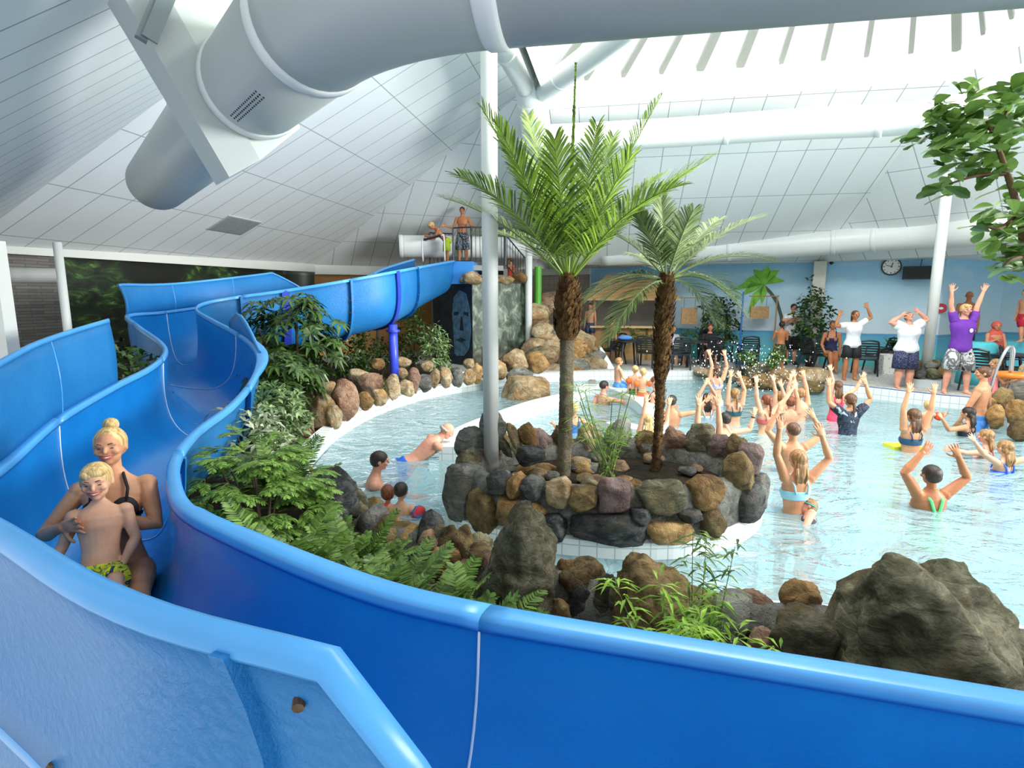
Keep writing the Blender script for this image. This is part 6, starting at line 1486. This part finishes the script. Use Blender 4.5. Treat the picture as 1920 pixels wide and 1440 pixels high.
put('c', 1915, 11.9, .8, 'black plastic chair at the right picture edge')
tq = at(1838, 660, 12.5); mb = MB(); P = []
for z, r_ in ((0, .42), (.3, .40), (.62, .38), (.9, .30), (.95, .24)): P.append([V(tq.x+r_*math.cos(2*PI*i/20)*(1+.04*math.sin(i*2.5)), tq.y+r_*.8*math.sin(2*PI*i/20), z) for i in range(20)])
mb.loft(P, True, True); tag(mb.build('chair_cover', flat('turquoise_cloth', '#4fb9c4', .7, vary=.1), smooth=True), 'turquoise towel draped over a chair behind the purple-shirted man', 'towel')
tb_ = at(1172, 640, 16.0); mb = MB(); mb.ell((tb_.x, tb_.y, .79), (.22, .15, .08)); tag(mb.build('towel', flat('blue_towel', '#5b8fd0', .9, vary=.2, bump=.5, scale=30), smooth=True), 'crumpled blue towel on the left dark table', 'towel')
wb = at(1662, 670, 14.2); wp = thing('plant_tub', 'square white speckled plant tub beside the dotted-shorts woman', 'plant tub', (wb.x, wb.y, 0))
mb = MB(); mb.loft([[V(wb.x+x*k, wb.y+y*k, z) for x, y in ((-.2, -.2), (.2, -.2), (.2, .2), (-.2, .2))] for k, z in ((.82, 0), (1, .5), (.9, .5), (.88, .42))], True, True); mb.build('tub', dots('speckled_tub', '#d9dad4', '#7d7f78', 14), wp)
dp = at(1672, 640, 14.6); mb = MB(); mb.tube([V(dp.x, dp.y, 0), V(dp.x, dp.y, .58)], [.22, .28], 20); tag(mb.build('plant_pot', flat('dark_pot', '#3c3a36', .6)), 'dark round pot under the spiky plant on the deck', 'plant pot')
pc = at(1388, 640, 16.2); pr = thing('parasol_pole', 'thin blue parasol pole on a flat blue base by the far wall', 'parasol pole', (pc.x, pc.y, 0))
mb = MB(); mb.tube([V(pc.x, pc.y, .03), V(pc.x, pc.y, 2.1)], .025, 8); mb.build('pole', flat('parasol_blue', '#3a6fc0', .4), pr); mb = MB(); mb.tube([V(pc.x, pc.y, 0), V(pc.x, pc.y, .05)], .3, 20); mb.build('base', flat('parasol_blue2', '#2f6fd0', .4), pr)
# wooden hut with plank roof
hc = at(1180, 640, 18.0); hx = SD; hy = TD
ht = thing('wooden_hut', 'open wooden bar hut with a sloping plank roof at the far wall', 'hut', (hc.x, hc.y, 0))
plank = tilemat('plank_wood', '#cda873', '#8f6f45', 3.0, .16, .008, .7, .5, coord='Object', vary=.2, mottled='#bd9560')
Mh = Matrix((hx, hy, UP)).transposed()
HW, HD = 2.3, 1.4
def hp(x, y, z): return V(hc.x, hc.y, 0)+hx*x+hy*y+UP*z
mb = MB(); mb.box(hp(0, -.5, .5), (HW, .12, 1.0), M=Mh); mb.build('counter_front', plank, ht); mb = MB(); mb.box(hp(0, -.55, 1.03), (HW+.2, .4, .06), M=Mh); mb.build('counter_top', flat('pale_wood', '#d9b989', .6), ht)
mb = MB(); mb.box(hp(0, .6, 1.0), (HW, .06, 2.0), M=Mh); mb.build('back_wall', flat('hut_back_grey', '#8c8378', .7), ht)  # back wall in one even grey-brown
for x in (-HW/2, HW/2): mb = MB(); mb.tube([hp(x, -.5, 0), hp(x, -.5, 2.1)], .06, 10); mb.build('corner_post', plank, ht)
mb = MB(); A = [hp(-HW/2-.3, -.85, 1.85), hp(HW/2+.3, -.85, 1.85), hp(HW/2-.35, .3, 2.6), hp(-HW/2+.35, .3, 2.6)]; B = [p+UP*.06 for p in A]; mb.add(A+B, [(3, 2, 1, 0), (4, 5, 6, 7), (0, 1, 5, 4), (1, 2, 6, 5), (2, 3, 7, 6), (3, 0, 4, 7)]); mb.build('roof', plank, ht)
# hanging straw signs
for (u, v, Y, w, h, lb_) in ((1424, 586, 16.6, .55, .36, 'square woven straw sign hanging from a bamboo gallows, by the painted palm'), (1292, 592, 17.2, .48, .5, 'straw sign hanging right of the wooden hut')):
    p = at(u, v, Y); sgn_ = thing('hanging_sign', lb_, 'sign', (p.x, p.y, p.z-h/2)); mb = MB(); mb.box(p, (w, .05, h)); mb.build('sign_board', flat('straw', '#b89468', .9, vary=.35, scale=30, bump=.6), sgn_)
    mb = MB(); mb.tube([p+V(-w*.35, 0, h/2), p+V(-w*.35, 0, h/2+.3)], .006, 5); mb.build('rope', wood, sgn_); mb = MB(); mb.tube([p+V(w*.35, 0, h/2), p+V(w*.35, 0, h/2+.3)], .006, 5); mb.build('rope', wood, sgn_)
    mb = MB(); q = p+V(w*.9, 0, 0); mb.tube([V(q.x, q.y, 0), V(q.x, q.y, p.z+h/2+.32)], .022, 7); mb.tube([p+V(-w*.6, 0, h/2+.3), V(q.x+.05, q.y, p.z+h/2+.3)], .018, 7); mb.build('gallows', flat('bamboo_tan', '#a98a62', .7), sgn_)
# wall clock, screen
wd = (Vector((WB1[0], WB1[1], 0))-Vector((WB0[0], WB0[1], 0))).normalized(); wn = V(-wd.y, wd.x, 0)
if wn.y > 0: wn = -wn
def onwall(u, v, d=.06):
    r_ = ray(u, v); o = V(0, 0, H); w0 = V(WB0[0], WB0[1], 0); k = (w0-o).dot(wn)/r_.dot(wn); return o+r_*k+wn*d
Mw = Matrix((wd, -wn, UP)).transposed()
cp = onwall(1671, 500); cl = thing('wall_clock', 'round white wall clock with black rim on the painted sky', 'clock', tuple(cp)); R_ = .235
mb = MB(); mb.tube([cp-wn*.05, cp], R_, 32); mb.build('rim', flat('clock_black', '#17181a', .4), cl)
mb = MB(); mb.tube([cp, cp+wn*.006], R_*.86, 32); mb.build('dial', flat('clock_white', '#f2f2ee', .4), cl)
mb = MB()
for i in range(12):
    a = 2*PI*i/12; d = wd*math.sin(a)+UP*math.cos(a); mb.beam(cp+wn*.009+d*R_*.66, cp+wn*.009+d*R_*.8, .016 if i % 3 else .026, .004, wn)
mb.build('hour_marks', MC['clock_black'], cl)
for a, L_, w_ in ((math.radians(-72), .62, .014), (math.radians(15), .45, .02)): mb = MB(); d = wd*math.sin(a)+UP*math.cos(a); mb.beam(cp+wn*.014-d*.03, cp+wn*.014+d*R_*L_, w_, .004, wn); mb.build('hand', MC['clock_black'], cl)
sp_ = onwall(1722, 512, .22); spk = thing('wall_speaker', 'long black loudspeaker box mounted high on the painted wall', 'loudspeaker', tuple(sp_))
mb = MB(); mb.box(sp_, (.72, .3, .34), M=Mw); mb.build('cabinet', flat('speaker_black', '#1a1b1d', .5), spk); mb = MB(); mb.box(sp_+wn*.155, (.66, .012, .28), M=Mw); mb.build('grille', flat('speaker_grille', '#26282a', .7, bump=.5, scale=90), spk)
mb = MB(); mb.tube([sp_+UP*.17, sp_+UP*.3+wd*.02, sp_+UP*.5], .008, 5); mb.build('cable', MC['speaker_black'], spk)
lf = onwall(1764, 578, .04); lifr = thing('safety_sign', 'round red safety sign on the wall beside the right white post', 'sign', tuple(lf)); mb = MB(); mb.tube([lf, lf+wn*.02], .13, 24); mb.build('disc', flat('sign_red', '#b32632', .4), lifr); mb = MB(); mb.ell(lf+wn*.022, (.05, .008, .035), Mw); mb.build('symbol', MC['clock_white'], lifr)
# painted beach scenery on the murals
pgreen = flat('mural_palm_green', '#7fc23a', .6, vary=.35, scale=5); ptr = flat('mural_trunk', '#4b5348', .6)
wb_ = bpy.data.objects['wall_back']
def decal(name, mat, pts, d, parent):
    mb = MB(); Q = [onwall(u, v, d) for u, v in pts]; n = len(Q); mb.add(Q+[q-wn*.004 for q in Q], [tuple(range(n)), tuple(range(2*n-1, n-1, -1))]+[(i, n+i, n+(i+1) % n, (i+1) % n) for i in range(n)]); return mb.build(name, mat, parent)
decal('painted_palm_trunk', ptr, [(1432, 532), (1446, 545), (1459, 562), (1468, 592), (1471, 640), (1466, 640), (1462, 594), (1454, 568), (1442, 550), (1428, 538)], .012, wb_)
for tip, w in (((1472, 527), 7), ((1462, 506), 8), ((1440, 498), 8), ((1412, 505), 8), ((1396, 525), 8), ((1388, 556), 8), ((1402, 590), 8), ((1428, 572), 8), ((1370, 545), 7)):
    c = V(1434, 533, 0); t = V(tip[0], tip[1], 0); d = (t-c); n_ = V(-d.y, d.x, 0).normalized(); m_ = c+d*.5+V(0, -6, 0)
    decal('painted_palm_leaf', pgreen, [(c.x, c.y), tuple((m_+n_*w)[:2]), tuple(t[:2]), tuple((m_-n_*w)[:2])], .016, wb_)
# steel ladder rail at the right pool edge
st_ = thing('ladder_rail', 'curved stainless steel pool ladder rail at the right pool edge', 'handrail', tuple(at(1860, 745, 9.6)))
steel = flat('stainless_steel', '#c9cbca', .22, .9)
for dx, dY in ((0, 0), (34, .25)):
    P = [at(1856+dx*.9, 726+10, 9.5+dY), at(1868+dx*.8, 695, 9.5+dY), at(1884+dx*.5, 660, 9.5+dY), at(1893+dx*.12, 650, 9.55+dY), at(1897+dx*.1, 660, 9.65+dY), at(1891+dx*.1, 725, 9.75+dY)]
    mb = MB(); mb.tube(catmull(P, 8), .024, 12); mb.build('rail', steel, st_, smooth=True)
# ledge at the far right and raised step for the painted corner
lg = at(1925, 640, 13.2); mb = MB(); mb.box((lg.x+.2, lg.y+.1, .45), (1.6, 1.0, .92), -.6); struct(mb.build('trim_5', flat('ledge_turquoise', '#4aa9bb', .6)))
lg = at(1817, 640, 14.6); mb = MB(); mb.box((lg.x, lg.y, .165), (.9, .7, .33), -.6); struct(mb.build('trim_6', MC['ledge_turquoise']))
# small fittings
for (u, v, lb_) in ((1559, 493, 'tiny black wall camera beside the beige pillar'),):
    p = onwall(u, v, .08); mb = MB(); mb.ell(p, (.05, .05, .05)); tag(mb.build('camera_dome', MC['speaker_black'], smooth=True), lb_, 'camera')
p = at(594, 507, 19.0); mb = MB(); mb.tube([p, p+V(0, -.1, 0)], .09, 16); tag(mb.build('alarm_bell', flat('alarm_red', '#a81f2a', .4)), 'small red alarm bell on the eave beam above the brown wall', 'alarm')
rs = at(50, 518, 8.4); rsn = thing('roller_screen', 'rolled grey sun screen under the eave at far left', 'sun screen', tuple(rs)); mb = MB(); a = at(-60, 516, 8.0); b = at(108, 517, 8.9); mb.tube([a, b], .115, 20); mb.build('roll', flat('screen_grey', '#a9aaa4', .6), rsn); mb = MB(); mb.tube([b, b+(b-a).normalized()*.05], .13, 20); mb.build('end_cap', cream, rsn)

# spray thrown up by the splashing children
r9 = random.Random(99); mb = MB()
for i in range(420):
    k = r9.random(); p = at(r9.gauss(1405, 62), lerp(640, 735, r9.random()**.8), r9.uniform(10.4, 12.6)); s_ = r9.uniform(.004, .014)
    mb.ell(p, (s_, s_, s_*r9.uniform(.9, 1.6)), n=5, m=4)
tag(mb.build('water_spray', flat('spray_white', '#f4fafb', .15), smooth=True), 'white water droplets thrown up above the splashing children at the far pool edge', 'water spray', kind='stuff')
